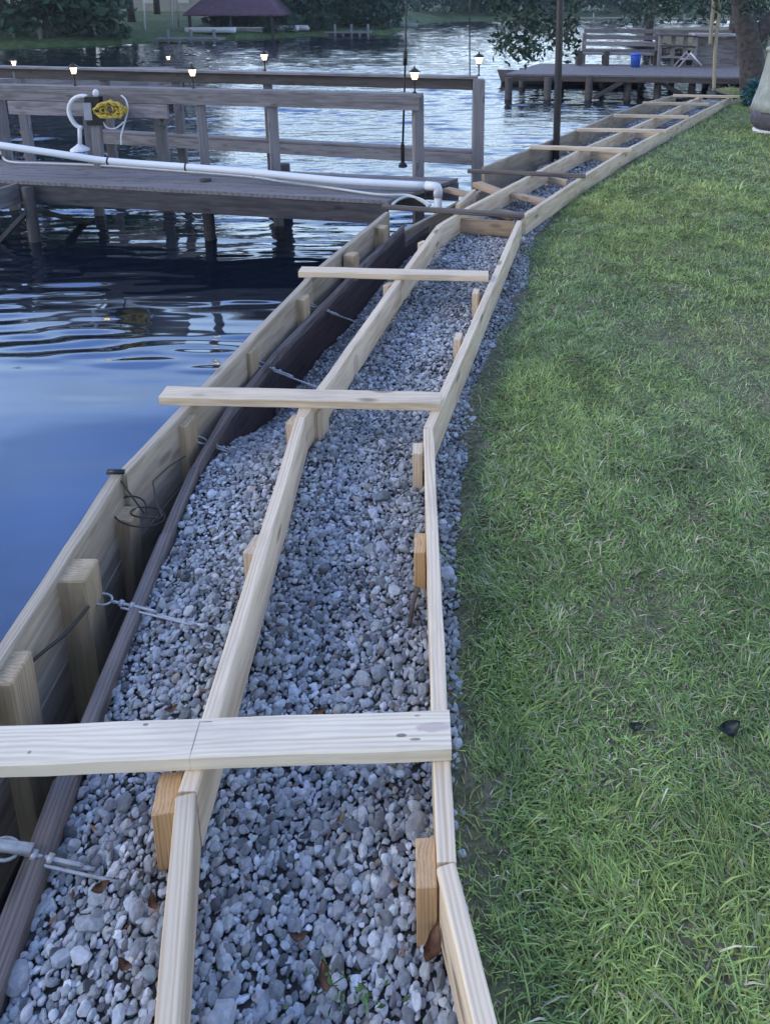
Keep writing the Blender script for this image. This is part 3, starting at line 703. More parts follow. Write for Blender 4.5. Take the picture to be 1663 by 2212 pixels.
# wires round the leaning post
c = at(270, 1120, .0)
loops = [c + Vector((.07 * math.cos(q) + .01 * q, .055 * math.sin(q), .03 * math.sin(q * .7) + .02)) for q in [i * .35 for i in range(34)]]
tube('dark_wire', smooth_pts([at(236, 1015, .15), at(262, 1040, .12)] + loops + [at(330, 1040, .08), at(400, 985, .06)], 2), .003, WIRE, seg=5, label='loose dark wire tangled round the leaning bulkhead post', cat='wire')
tube('dark_wire', smooth_pts([at(30, 1500, .0), at(70, 1430, .03), at(140, 1370, .04), at(192, 1310, .05)]), .005, WIRE, seg=6, label='dark cable running along the bulkhead to the biggest post', cat='wire')
tube('black_peg', [at(232, 1019, .16), at(268, 1019, .16)], .009, BLACKM, label='small black peg sticking out over the water at the plank joint', cat='peg')
# twig in the gravel
tube('root_twig', smooth_pts([at(903, 1270, .03), at(893, 1300, .0), at(884, 1350, -.02)]), .007, BARK, label='dark twig beside the orange stake in the gravel', cat='twig')

# ------------------------------------------------------------ dock
DZ = .03
dock = thing('dock_walkway', at(450, 395, DZ), 'weathered grey dock walkway with railings reaching left over the water', 'dock')
A0, A1 = at(-140, 380, DZ), at(838, 433, DZ); F0, F1 = at(-140, 338, DZ), at(990, 384, DZ)
A1n, F1n = A1, F1
bm = bmesh.new(); nP = 8
for k in range(nP):
    t0, t1 = k / nP + .004, (k + 1) / nP - .006
    q = [A0.lerp(F0, t0), A1n.lerp(F1n, t0), A1n.lerp(F1n, t1), A0.lerp(F0, t1)]
    dzr = random.uniform(-.003, .003)
    top = [bm.verts.new(v - dock.location + Vector((0, 0, dzr))) for v in q]; bot = [bm.verts.new(v - dock.location + Vector((0, 0, -.035))) for v in q]
    bm.faces.new(top); bm.faces.new(bot[::-1])
    for i in range(4): bm.faces.new((top[i], bot[i], bot[(i + 1) % 4], top[(i + 1) % 4]))
bmesh.ops.recalc_face_normals(bm, faces=bm.faces)
bm_obj('deck', bm, DOCK, dock, dock.location)
dn = Vector((0, .03, 0))
FA0 = A0 + Vector((0, .03, -.037)); FA1 = A1 + Vector((0, .03, -.037))
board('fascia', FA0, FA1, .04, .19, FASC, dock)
board('fascia', F0 + Vector((0, -.03, -.037)), F1 + Vector((0, -.03, -.037)), .04, .19, DOCK, dock)
m0 = A0.lerp(F0, .5); m1 = A1.lerp(F1, .5)
board('joist', m0 + Vector((0, 0, -.037)), m1 + Vector((0, 0, -.037)), .05, .18, DARKW, dock)
def pile(px, py, z, bot, r, par, m=DOCK):
    t = at(px, py, z); tube('pile', [Vector((t.x, t.y, bot)), Vector((t.x, t.y, z))], r, m, par, seg=12)
p450 = at(448, 383, DZ + .02); p450.y = p450.y - .03
tube('pile', [Vector((p450.x, p450.y - .03, -1.6)), Vector((p450.x, p450.y - .03, .05))], .056, FASC, dock, seg=12)
tube('pile', [at(608, 352, DZ) + Vector((0, .1, -1.6)), at(608, 352, DZ) + Vector((0, .1, -.03))], .07, DARKW, dock, seg=12)
tube('pile', [at(60, 392, DZ) + Vector((.02, -.05, -1.6)), at(60, 392, DZ) + Vector((.02, -.05, -.04))], .055, DARKW, dock, seg=12)
b0 = at(60, 392, DZ)
board('brace', b0 + Vector((0, -.06, -.25)), b0 + Vector((-.42, -.06, -.66)), .09, .04, FASC, dock)
board('brace', b0 + Vector((.03, -.02, -.25)), b0 + Vector((.25, .6, -.60)), .09, .04, DARKW, dock)
# cross finger at far left coming toward the camera
board('finger_beam', at(46, 392, .0), at(-60, 422, .0), .05, .2, DOCK, dock)
# railing on the far side of the walkway
def far_t(px):      # point of the far edge line under pixel column px
    lo, hi = 0., 1.
    for _ in range(40):
        mid = (lo + hi) / 2; q = F0.lerp(F1, mid); d = q - CAM
        fx = d.x / (d.y * math.cos(PITCH) - d.z * math.sin(PITCH)) * FPX + PCX
        if fx < px: lo = mid
        else: hi = mid
    return F0.lerp(F1, (lo + hi) / 2)
RA = .80
def rail_post(px, top, w_=.1, bot=-1.2, par=None, mat=None, rot=.3):
    b = far_t(px); post('rail_post', (b.x, b.y + .06, bot), (b.x, b.y + .06, DZ + top), w_, w_, mat or DOCK, par or dock, rot=rot)
    return b
for px in (10, 197, 440, 593, 903): rail_post(px, RA + (.02 if px == 903 else 0))
a = far_t(-130); b = far_t(912)
UP = Vector((0, 0, DZ + RA)); 
def zz(p, z, dy=0): return Vector((p.x, p.y + dy, z))
board('top_rail', zz(a, DZ + RA + .04, .06), zz(b, DZ + RA + .035, .06), .14, .036, DOCK, dock)
board('rail_board', zz(a, DZ + RA, -.01), zz(far_t(906), DZ + RA, -.01), .036, .125, DOCK, dock)
board('rail_board', zz(far_t(38), DZ + RA - .13, -.012), zz(far_t(375), DZ + RA - .13, -.012), .036, .15, DOCK, dock)
# second railing beyond: the other side of the dock
dock2 = thing('dock_railing', atY(1032, 385, 8.0), 'farther dark railing of the dock with a tall square post at its right end', 'railing')
def bY(px, Y=8.0): return atY(px, 300, Y)
def linez(px, Y, z): q = atY(px, 300, Y); return Vector((q.x, q.y, z))
T0 = 1.76 - 8.0 * math.tan(R(6.05))
def ybk(px): return 8.0 + (1032 - px) * .0013
for px in (1032, 585, 392, 240, 60):
    q = linez(px, ybk(px), 0); post('rail_post', (q.x, q.y, -1.3), (q.x, q.y, T0 - .0 if px == 1032 else T0 - .03), .13 if px == 1032 else .1, .13 if px == 1032 else .1, DOCK, dock2, rot=.05)
e0, e1 = linez(-120, ybk(-120), T0 + .002), linez(1019, ybk(1019), T0 - .002)
board('top_rail', e0, e1, .05, .12, DARKW, dock2)
board('rail_cap', e0 + Vector((0, .0, .034)), e1 + Vector((.05, 0, .034)), .14, .03, DOCK, dock2)
board('low_beam', linez(210, 8.9, .14), linez(1020, 8.02, .06), .05, .13, DOCK, dock2)
board('low_cap', linez(210, 8.95, .172), linez(1020, 8.07, .092), .14, .028, DOCK, dock2)

# far platform, left of the picture
plat = thing('far_platform', at(200, 160, DZ), 'low distant dock platform of old planks at the left with two lit lamps', 'dock')
pa, pb, pc, pd = at(-200, 172, DZ), at(395, 165, DZ), at(375, 143, DZ), at(-200, 146, DZ)
bm = bmesh.new()
for k in range(12):
    t0, t1 = k / 12 + .004, (k + 1) / 12 - .004
    q = [pa.lerp(pd, t0), pb.lerp(pc, t0), pb.lerp(pc, t1), pa.lerp(pd, t1)]
    top = [bm.verts.new(v - plat.location) for v in q]; bot = [bm.verts.new(v - plat.location - Vector((0, 0, .04))) for v in q]
    bm.faces.new(top); bm.faces.new(bot[::-1])
    for i in range(4): bm.faces.new((top[i], bot[i], bot[(i + 1) % 4], top[(i + 1) % 4]))
bmesh.ops.recalc_face_normals(bm, faces=bm.faces)
bm_obj('deck', bm, DOCK, plat, plat.location)
board('fascia', pa - Vector((0, -.03, .042)), pb - Vector((0, -.03, .042)), .05, .22, DOCK, plat)
board('fascia', pb - Vector((0, 0, .042)), pc - Vector((0, 0, .042)), .05, .22, DARKW, plat)
for px, py in ((380, 164), (372, 146), (200, 166), (20, 168), (-150, 168)):
    q = at(px, py, DZ); tube('pile', [Vector((q.x, q.y + .1, -1.5)), Vector((q.x, q.y + .1, .03))], .1, DARKW, plat, seg=10)
tube('mooring_bollard', [at(392, 166, DZ) + Vector((0, .2, -.02)), at(392, 166, DZ) + Vector((0, .2, .16))], .1, BLACKM, label='black bollard on the corner of the distant platform', cat='bollard', seg=12)

# lamps
def make_lamp():
    t = thing('dock_lamp', (0, 0, 0), 'x', 'lamp', 'small lit lanterns along the dock rails')
    bm = bmesh.new(); lathe(bm, [(.022, 0), (.022, .012), (.009, .018), (.009, .13), (.02, .14), (.03, .148), (.03, .155)], 12); bm_obj('stem', bm, BLACKM, t, smooth=False)
    bm = bmesh.new(); lathe(bm, [(.030, .156), (.052, .235), (.050, .238)], 6); bm_obj('glass', bm, GLOW, t)
    bm = bmesh.new(); lathe(bm, [(.068, .239), (.066, .246), (.03, .275), (.012, .285), (.012, .292), (.006, .31)], 12); bm_obj('lamp_cap', bm, BLACKM, t)
    for k in range(6):
        a = 6.2832 * k / 6
        tube('bar', [(.031 * math.cos(a), .031 * math.sin(a), .156), (.053 * math.cos(a), .053 * math.sin(a), .239)], .003, BLACKM, t, loc=(0, 0, 0), seg=5)
    return t
LP = [(903, None, far_t(903) + Vector((-.03, .06, RA + .04)), 'lit lantern on the end post of the walkway railing, largest and brightest', 1.0),
      (1032, None, linez(1032, 8.0, T0 + .035), 'lit lantern on the tall post at the right end of the dock', 1.0),
      (580, None, linez(581, ybk(580), T0 + .035), 'lit lantern in the middle of the farther railing', .95),
      (425, None, far_t(428) + Vector((0, .06, RA + .04)), 'lit lantern on the walkway railing left of the middle, right of the yellow rope', .95),
      (175, None, far_t(177) + Vector((0, .06, RA + .04)), 'lit lantern on the railing above the white curved pipe', .95),
      (365, None, at(365, 142, DZ), 'lit lantern at the right end of the distant platform', 1.3),
      (32, None, at(33, 158, DZ), 'lit lantern at the far left of the distant platform', 1.5)]
proto = make_lamp(); kids = list(proto.children)
for i, (_, _, loc, lab, sc) in enumerate(LP):
    if i == 0: t = proto
    else:
        t = proto.copy(); C.objects.link(t)
        for ch in kids:
            c_ = ch.copy(); C.objects.link(c_); c_.parent = t
    t.location = loc; sc *= .86; t.scale = (sc, sc, sc); t['label'] = lab

# white pipe and hose
PZ = DZ + .06
pp = thing('drain_pipe', at(945, 400, PZ), 'long white plastic pipe lying along the dock edge and turning down at its elbow', 'pipe')
pl = [atY(-90, 300, 7.05), atY(0, 313, 7.0), atY(130, 332, 6.95), atY(234, 347, 6.95), atY(402, 360, 6.85), atY(540, 371, 6.7), atY(735, 390, 6.5), at(920, 400, PZ)]
sp_ = smooth_pts(pl, 5)
tube('pipe_run', sp_, .036, PVC, pp, seg=14)
e = at(946, 402, PZ)
tube('elbow', [sp_[-1], e + Vector((-.03, 0, 0)), e + Vector((-.008, 0, -.006)), e + Vector((0, 0, -.03)), e + Vector((0, 0, -.10))], .043, PVC, pp, seg=14)
tube('down_pipe', [e + Vector((0, 0, -.08)), e + Vector((0, -.01, -.42))], .036, PVC, pp, seg=14)
for px, py in ((234, 347), (402, 360), (548, 372)):
    q = atY(px, py, 6.95 if px < 300 else (6.85 if px < 500 else 6.7)); tube('strap', [q - Vector((.008, 0, 0)), q + Vector((.008, 0, 0))], .0395, BLACKM, pp, seg=14)
hp = [(-40, 300), (0, 328), (19, 348), (100, 352), (227, 357), (390, 369), (540, 381), (606, 391), (700, 403), (813, 419), (880, 421), (908, 432), (926, 445)]
tube('water_hose', smooth_pts([at(x, y, DZ + .025) for x, y in hp], 5), .012, HOSE, seg=8, label='thin pale hose lying beside the white pipe on the dock edge', cat='hose')
hp = [(840, 450), (858, 432), (880, 424), (905, 428), (930, 442)]
tube('water_hose', smooth_pts([at(x, y, .12) for x, y in hp], 5), .011, HOSE, seg=8, label='short loop of pale hose over the nearer dark stick', cat='hose')
# metal stand with box, white curve, yellow coil
Yb = 7.45
def q(px, py, Y=Yb): return atY(px, py, Y)
uth = thing('utility_post', q(205, 330), 'short wooden post on the dock with a black and grey electrical box', 'utility post')
post('post', q(208, 331) + Vector((0, .02, -.3)), q(207, 262) + Vector((0, .02, 0)), .085, .085, DOCK, uth)
bm = bmesh.new(); c = q(205, 238)
add_box(bm, (-.075, -.05, -.15), (.075, .05, .15)); bmesh.ops.bevel(bm, geom=bm.edges[:], offset=.008, segments=2); bm_obj('electrical_box', bm, BLACKM, uth, c)
bm = bmesh.new(); add_box(bm, (-.04, -.02, -.09), (.04, .01, .09)); bmesh.ops.bevel(bm, geom=bm.edges[:], offset=.006, segments=2); bm_obj('cover_plate', bm, GREYP, uth, c + Vector((-.045, -.052, 0)))
bm = bmesh.new(); lathe(bm, [(.02, 0), (.03, .02), (.03, .05), (.01, .075)], 12); bm_obj('photocell', bm, WHITE, uth, c + Vector((.03, 0, .15)))
cv = thing('hose_hanger', q(175, 322), 'white curved pipe hanger like an open ring on a stand', 'hanger')
ring = [q(188, 207), q(172, 207), q(158, 214), q(150, 228), q(150, 245), q(158, 262), q(168, 272), q(178, 275)]
tube('ring', smooth_pts(ring, 4), .022, WHITE, cv, seg=10)
tube('stand', [q(172, 270), q(173, 318)], .020, WHITE, cv, seg=10)
bm = bmesh.new(); lathe(bm, [(.10, 0), (.09, .02), (.03, .06), (.02, .07)], 14); bm_obj('base', bm, WHITE, cv, q(173, 324))
# yellow rope coil on its white holder
rc = thing('rope_coil', q(242, 238), 'yellow rope coil hung beside the black box on the dock', 'rope')
cc_ = q(242, 236)
coil = [cc_ + Vector(((.145 + .02 * math.sin(5.3 * t)) * math.cos(t), -.04 + .03 * math.sin(2.3 * t), (.075 + .014 * math.cos(3.1 * t)) * math.sin(t) + .012 * math.sin(9 * t))) for t in [i * .3 for i in range(110)]]
tube('rope', coil, .014, YELLOW, rc, seg=6)
coil = [cc_ + Vector((.11 * math.cos(t) * (.2 + .8 * abs(math.sin(t * .13))), -.02 + .03 * math.sin(1.9 * t), .05 * math.sin(t) + .01 * math.sin(7 * t))) for t in [i * .35 for i in range(80)]]
tube('rope', coil, .014, YELLOW, rc, seg=6)
wr = [q(262, 205), q(272, 215), q(276, 235), q(270, 262), q(262, 290), q(262, 312)]
tube('white_cable', smooth_pts(wr, 5), .009, WHITE, seg=8, label='white cable looping right of the yellow rope coil', cat='cable')
wr = [q(222, 262), q(232, 275), q(250, 276), q(268, 262)]
tube('white_cable', smooth_pts(wr, 5), .009, WHITE, seg=8, label='white cable drooping under the yellow rope coil', cat='cable')
fc = thing('cleaning_shelf', q(320, 250), 'white topped narrow shelf on a forked wooden post over the water', 'shelf')
board('shelf_top', q(274, 234, 7.9), q(357, 238, 7.9), .2, .03, WHITE, fc)
board('shelf_rail', q(290, 240, 7.9), q(356, 243, 7.9), .05, .05, DARKW, fc)
post('leg', q(352, 330, 8.0) + Vector((0, 0, -.7)), q(346, 250, 8.0), .12, .08, DOCK, fc)
board('brace', q(338, 246, 7.95), q(352, 266, 7.95), .05, .05, DOCK, fc)
board('brace', q(364, 246, 7.95), q(352, 266, 7.95), .05, .05, DOCK, fc)
# poles
b = at(1203, 305, FT); t = atY(1210, 0, b.y)
tube('steel_pole', [Vector((b.x - .02, b.y + .04, -1.2)), Vector((b.x, b.y + .04, b.z)), t, t + (t - Vector((b.x, b.y, b.z))) * .55], .042, POLE, seg=14, label='tall dark steel pole rising from the bulkhead out of the top of the photo', cat='pole')
wp = thing('mooring_whip', linez(870, 7.9, DZ), 'thin dark mooring whip rod standing by the end of the dock railing', 'rod')
b = atY(870, 360, 7.75); t = atY(878, 0, 7.75)
bm = bmesh.new(); lathe(bm, [(.05, 0), (.045, .03), (.02, .06), (.022, .25), (.012, .28)], 12); bm_obj('base', bm, BLACKM, wp, b)
tube('rod', [b + Vector((0, 0, .2)), b.lerp(t, .5), t, t + (t - b) * .4], lambda s: .012 - .003 * s, POLE, wp, seg=8)
g0 = b.lerp(t, .625); g1 = b.lerp(t, .71); tube('grip', [g0, g1], .022, BLACKM, wp, seg=10)
tube('thin_rod', [atY(1015, 172, 8.1) - Vector((0, 0, .1)), atY(1014, 10, 8.1), atY(1014, -60, 8.1)], .007, POLE, seg=6, label='very thin rod standing just left of the tall end post lamp', cat='rod')

# ------------------------------------------------------------ neighbour's dock
def n_at(px, py, z=DZ): return at(px, py, z)
nd = thing('neighbour_dock', n_at(1300, 160), 'dark old neighbour dock on piles beyond the end of the frame', 'dock')
a, b_, c_, d_ = n_at(1092, 158), n_at(1680, 166), n_at(1680, 142), n_at(1165, 136)
bm = bmesh.new()
for k in range(14):
    t0, t1 = k / 14 + .006, (k + 1) / 14 - .006
    qd = [a.lerp(d_, t0), b_.lerp(c_, t0), b_.lerp(c_, t1), a.lerp(d_, t1)]
    top = [bm.verts.new(v - nd.location) for v in qd]; bot = [bm.verts.new(v - nd.location - Vector((0, 0, .04))) for v in qd]
    bm.faces.new(top); bm.faces.new(bot[::-1])
    for i in range(4): bm.faces.new((top[i], bot[i], bot[(i + 1) % 4], top[(i + 1) % 4]))
bmesh.ops.recalc_face_normals(bm, faces=bm.faces)
bm_obj('deck', bm, DOCK, nd, nd.location)
board('fascia', a - Vector((0, -.04, .042)), b_ - Vector((0, -.04, .042)), .05, .13, DARKW, nd)
board('side_beam', a - Vector((0, -.04, .042)), d_ - Vector((0, .04, .042)), .05, .13, DARKW, nd)
for px in (1100, 1185, 1275, 1360, 1425, 1500, 1570): 
    p = n_at(px, 161); tube('pile', [Vector((p.x, p.y + .1, -1.4)), Vector((p.x, p.y + .1, -.04))], .09, DARKW, nd, seg=10)
    p = n_at(px + 30, 141); tube('pile', [Vector((p.x, p.y + .1, -1.4)), Vector((p.x, p.y + .1, -.04))], .09, DARKW, nd, seg=10)
p0 = n_at(1285, 162); board('brace', p0 + Vector((0, .1, -.5)), n_at(1345, 162) + Vector((0, .1, -.12)), .05, .1, DARKW, nd)
p0 = n_at(1430, 162); board('brace', p0 + Vector((0, .1, -.12)), n_at(1495, 162) + Vector((0, .1, -.5)), .05, .1, DARKW, nd)
# bench on it
Yn = 20.0
nb = thing('dock_bench', atY(1335, 140, Yn), 'long weathered slatted bench on the neighbour dock', 'bench')
for y0 in (74, 88, 104):
    board('back_slat', atY(1260, y0, Yn + .3), atY(1418, y0 + 2, Yn + .3), .04, .12, DOCK, nb)
board('seat', atY(1245, 112, Yn), atY(1418, 114, Yn), .45, .05, DOCK, nb)
for px in (1250, 1308, 1415):
    p = atY(px, 120, Yn - .1); board('leg', Vector((p.x, p.y - .15, DZ + .40)), Vector((p.x + .001, p.y + .15, DZ + .40)), .14, .38, DARKW, nb)
for px in (1260, 1418):
    p = atY(px, 120, Yn + .35); post('back_post', (p.x, p.y, DZ), (p.x, p.y, atY(px, 70, Yn + .35).z), .1, .1, DOCK, nb)
# counter / cabinet
nk = thing('dock_counter', atY(1510, 140, 19.8), 'grey shelved counter with posts on the neighbour dock, right of the bench', 'counter')
for px in (1424, 1452, 1478, 1500, 1598):
    p = atY(px, 120, 19.6); post('counter_post', (p.x, p.y, DZ), (p.x, p.y, atY(px, 76, 19.6).z), .09, .09, DOCK if px != 1500 else SEAWALL, nk)
board('counter_top', atY(1420, 72, 19.7), atY(1500, 74, 19.7), .5, .05, DARKW, nk)
board('counter_top', atY(1494, 70, 19.5), atY(1600, 72, 19.5), .5, .06, SEAWALL, nk)
board('shelf', atY(1424, 96, 19.7), atY(1498, 98, 19.7), .4, .04, DARKW, nk)
board('shelf', atY(1424, 120, 19.7), atY(1498, 121, 19.7), .4, .04, DOCK, nk)
board('side_panel', atY(1505, 78, 19.72), atY(1597, 80, 19.72), .03, .78, DOCK, nk)
board('top_rail', atY(1262, 60, 24), atY(1580, 64, 24), .1, .14, DOCK, nk)
# blue bin
bi = thing('blue_bin', atY(1372, 140, 19.3), 'small blue plastic bin standing on the neighbour dock by the bench', 'bin')
p = atY(1372, 142, 19.3); p.z = DZ
bm = bmesh.new(); lathe(bm, [(.11, 0), (.135, .30), (.135, .31)], 16); bm_obj('body', bm, BLUE, bi, p, True)
bm = bmesh.new(); lathe(bm, [(.145, .312), (.148, .35), (.05, .38)], 16); bm_obj('lid', bm, BLUE, bi, p, True)
# folded chair with white pole
fd = thing('deck_chair', atY(1490, 138, 19.2), 'folded deck chair with a slanting white tube on the neighbour dock', 'chair')
p = atY(1488, 140, 19.2); p.z = DZ
for pa_, pb_, m in [((-.28, 0, 0), (.05, 0, .42), GREYP), ((-.3, .3, 0), (.03, .3, .42), GREYP), ((.0, -.05, .38), (.32, -.05, .05), WHITE), ((.0, .3, .38), (.32, .3, .05), GREYP), ((-.25, 0, .22), (.15, 0, .22), GREYP)]:
    tube('tube_frame', [p + Vector(pa_), p + Vector(pb_)], .022, m, fd, seg=8)
bm = bmesh.new(); add_box(bm, (-.22, 0, .2), (.12, .3, .225)); bm_obj('sling', bm, DARKSHED, fd, p)
# small skiff under the dock's left end
sk = thing('skiff', at(1085, 176, WATER), 'dark skiff bow poking out left of the neighbour dock', 'boat')
base = at(1180, 184, WATER)
prof = []; bm = bmesh.new(); nS = 12; rings = []
for i in range(nS + 1):
    t = i / nS; x = -2.0 + 4.0 * t; hw = .62 * min(1, math.sin(min(1, t * 1.7) * math.pi / 2)) + .01; sh = .26 + .14 * (1 - t) ** 2
    rings.append([bm.verts.new((x - (.12 * s_ if i == 0 else 0), y, z)) for y, z, s_ in ((-hw, sh, 1), (-hw * .8, .05, 0), (0, -.08, 0), (hw * .8, .05, 0), (hw, sh, 1), (hw * .88, sh, 1), (hw * .68, .1, 0), (0, .0, 0), (-hw * .68, .1, 0), (-hw * .88, sh, 1))])
for a_, b2 in zip(rings[:-1], rings[1:]):
    for k in range(10): bm.faces.new((a_[k], a_[(k + 1) % 10], b2[(k + 1) % 10], b2[k]))
bm.faces.new(rings[0][::-1]); bm.faces.new(rings[-1]); bmesh.ops.recalc_face_normals(bm, faces=bm.faces)
bm_obj('hull', bm, DARKSHED, sk, base + Vector((.75, .35, .02)), True)
board('thwart', base + Vector((.9, .0, .2)), base + Vector((.9, .75, .2)), .22, .03, DOCK, sk)

# ------------------------------------------------------------ trees
def leaf_mesh(name, centers, size, base_col, var=.3, droop=.3):
    n = len(centers); 
    u = RNG.normal(size=(n, 3)); u[:, 2] -= droop; u /= np.linalg.norm(u, axis=1)[:, None]
    v = RNG.normal(size=(n, 3)); v -= (v * u).sum(1)[:, None] * u; v /= np.linalg.norm(v, axis=1)[:, None]
    w_ = np.cross(u, v)
    s = size * np.exp(RNG.normal(0, .25, n))[:, None]
    c = centers
    V = np.stack([c - u * s * .5, c + v * s * .24 - u * s * .05 + w_ * s * .05, c + u * s * .5, c - v * s * .24 - u * s * .05 + w_ * s * .05], 1)
    F = (np.array([[0, 1, 2, 3]]) + (np.arange(n) * 4)[:, None])
    col = np.array(base_col)[None] * RNG.uniform(1 - var, 1 + var * 1.6, (n, 1)) * (1 + RNG.normal(0, .08, (n, 3)))
    return np_mesh(name, V.reshape(-1, 3), F, np.repeat(np.clip(col, .005, 1), 4, 0))
def clumps(center, rad, nc_, per, spread):
    cs = RNG.normal(size=(nc_, 3)); cs /= np.linalg.norm(cs, axis=1)[:, None]; cs *= RNG.uniform(.45, 1.0, (nc_, 1)) ** .6
    cs = cs * np.array(rad) + np.array(center)
    p = np.repeat(cs, per, 0) + RNG.normal(size=(nc_ * per, 3)) * spread * np.array([1, 1, .6])
    return p, cs
def tree(name, base, h, rad, label, col, n=3000, size=.3, trunk_r=.18, low=0.35, group=None, cat='tree', cl=40, spread=.5):
    t = thing(name, base, label, cat, group)
    base = Vector(base); lean = Vector((random.uniform(-.06, .06) * h, random.uniform(-.05, .05) * h, 0))
    top = base + Vector((0, 0, h * .62)) + lean
    bm = bmesh.new(); add_tube(bm, [Vector((0, 0, -.2)), Vector((0, 0, h * .15)) + lean * .1, Vector((0, 0, h * .4)) + lean * .6, top - base], lambda s: trunk_r * (1.25 - .8 * s), 9)
    crown_c = (base.x + lean.x, base.y + lean.y, base.z + h * (low + 1) / 2)
    P, cs = clumps(crown_c, (rad, rad, h * (1 - low) / 2), cl, max(1, n // cl), spread)
    for k in range(9):
        e_ = Vector(cs[k % len(cs)]) - base; s0 = Vector((0, 0, h * random.uniform(.25, .55))) + lean * .5
        add_tube(bm, [s0, (s0 + e_) / 2 + Vector((0, 0, .2)), e_], lambda s: trunk_r * .42 * (1.1 - s), 6)
    bm_obj('trunk', bm, BARK, t, t.location, True)
    me = leaf_mesh('crown', P - np.array(base), size, col); obj_from('crown', me, LEAF, t, base)
    return t
def on_bank(px, back):
    e = at(px, bank_edge(px), WATER); d = Vector((e.x, e.y, 0)).normalized()
    z = WATER + float(np.interp(back, [0, .3, 1, 3, 8, 20, 50, 120], [-.2, .22, .38, .55, .9, 1.3, 2, 3]))
    return Vector((e.x + d.x * back, e.y + d.y * back, z))
BG = 'trees along the far bank'
TR = [(-420, 4, 15, 6.5, .04, (.035, .07, .04), 'leftmost tree outside the trees'),
      (-180, 3, 15.5, 6.5, .03, (.03, .065, .04), 'big dark tree at the left edge of the far bank'),
      (20, 6, 16.5, 6.0, .10, (.03, .06, .04), 'tall dark tree behind the leftmost lantern across the water'),
      (110, 1.5, 11.5, 3.6, .0, (.045, .09, .055), 'dense tree whose leaves hang to the water left of the second lantern'),
      (195, 1.6, 11, 2.4, .01, (.05, .10, .06), 'paler bushy tree hanging over the water above the second lantern'),
      (290, 9, 17, 5.0, .12, (.03, .07, .045), 'tree set back on the far lawn above the distant platform'),
      (345, 18, 17, 5.0, .14, (.04, .08, .06), 'tree farther back left of the purple roof'),
      (640, 4, 5.5, 3.0, .0, (.045, .09, .06), 'round tree just right of the purple roof'),
      (740, 7, 5.2, 3.4, .0, (.04, .085, .06), 'tree across the water above the middle lantern'),
      (800, 3, 4.4, 2.4, .0, (.05, .10, .07), 'smaller tree across the water left of the mooring whip'),
      (900, 14, 6.5, 4.5, .02, (.04, .08, .06), 'tree across the water behind the mooring whip'),
      (1010, 9, 6.5, 5.5, .0, (.035, .07, .055), 'tree across the water behind the hanging leaves'),
      (1110, 7, 6.5, 5.5, .0, (.03, .065, .05), 'dark tree across the water left of the black pole'),
      (1230, 8, 7, 5.5, .0, (.03, .065, .05), 'dark tree across the water right of the black pole'),
      (1350, 7, 7, 5.5, .0, (.035, .075, .055), 'tree across the water above the neighbour bench'),
      (1480, 7, 7.5, 5.5, .0, (.03, .065, .05), 'tree across the water above the neighbour counter')]
for px, back, h, rad, low, col, lab in TR:
    big = px < 400
    tree('broadleaf_tree', on_bank(px, back), h, rad, lab, col, n=11000 if big else 4800, size=.5 if (big or px > 900) else .34, low=low, group=BG, cl=60, spread=.62 if big else .7, trunk_r=.22)
for px, back, h, lab in [(250, .6, .9, 'low shrub at the waterline right of the hanging trees'), (478, 4, 1.0, 'round shrub left of the purple roofed boathouse'), (600, .8, 1.6, 'shrub at the corner of the purple roofed boathouse'),
                         (690, .8, 1.2, 'shrub across the water between two lanterns'), (840, 1, 1.0, 'shrub on the point left of the mooring whip'), (670, 3, 1.9, 'tall shrub right of the purple roofed boathouse'), (780, 2.5, 1.6, 'broad shrub above the low far dock'), (705, 9, 2.2, 'large dark shrub set back above the middle lantern'), (60, 2.5, 1.8, 'dark shrub under the big tree at the left edge'), (160, 2.2, 1.7, 'dark shrub beneath the hanging trees'), (985, 3, 2.2, 'shrub across the water left of the hanging leaves'), (1060, 2, 2.4, 'shrub across the water behind the hanging leaves'), (1175, 2, 2.4, 'shrub across the water left of the black pole'), (1290, 3, 2.4, 'shrub across the water above the bench end'), (1400, 3, 2.4, 'shrub across the water above the bench middle'), (1520, 3, 2.6, 'shrub across the water behind the tan ropes')]:
    b = on_bank(px, back); t = thing('shrub', b, lab, 'shrub', 'shrubs on the far bank')
    P, cs = clumps((0, 0, h * .5), (h * 1.1, h * .7, h * .5), 22, 70, .12 * h)
    obj_from('foliage', leaf_mesh('foliage', P, .16, (.04, .09, .05)), LEAF, t, b)
    bm = bmesh.new(); add_tube(bm, [Vector((0, 0, -.1)), Vector((0, 0, h * .6))], .04, 6); bm_obj('stem', bm, BARK, t, b)
# neighbour yard trees behind the dock
for x, y, h, rad, lab in [(11.0, 27, 9, 3.6, 'dark tree in the neighbour yard behind the counter'), (14.5, 22, 9, 4, 'dark tree in the neighbour yard at the right edge'), (10.5, 36, 8, 3.4, 'tree far behind the hanging ropes')]:
    tree('broadleaf_tree', (x, y, 0), h, rad, lab, (.03, .065, .045), n=4500, size=.28, low=.04, group='trees in the neighbour yard', spread=.5)

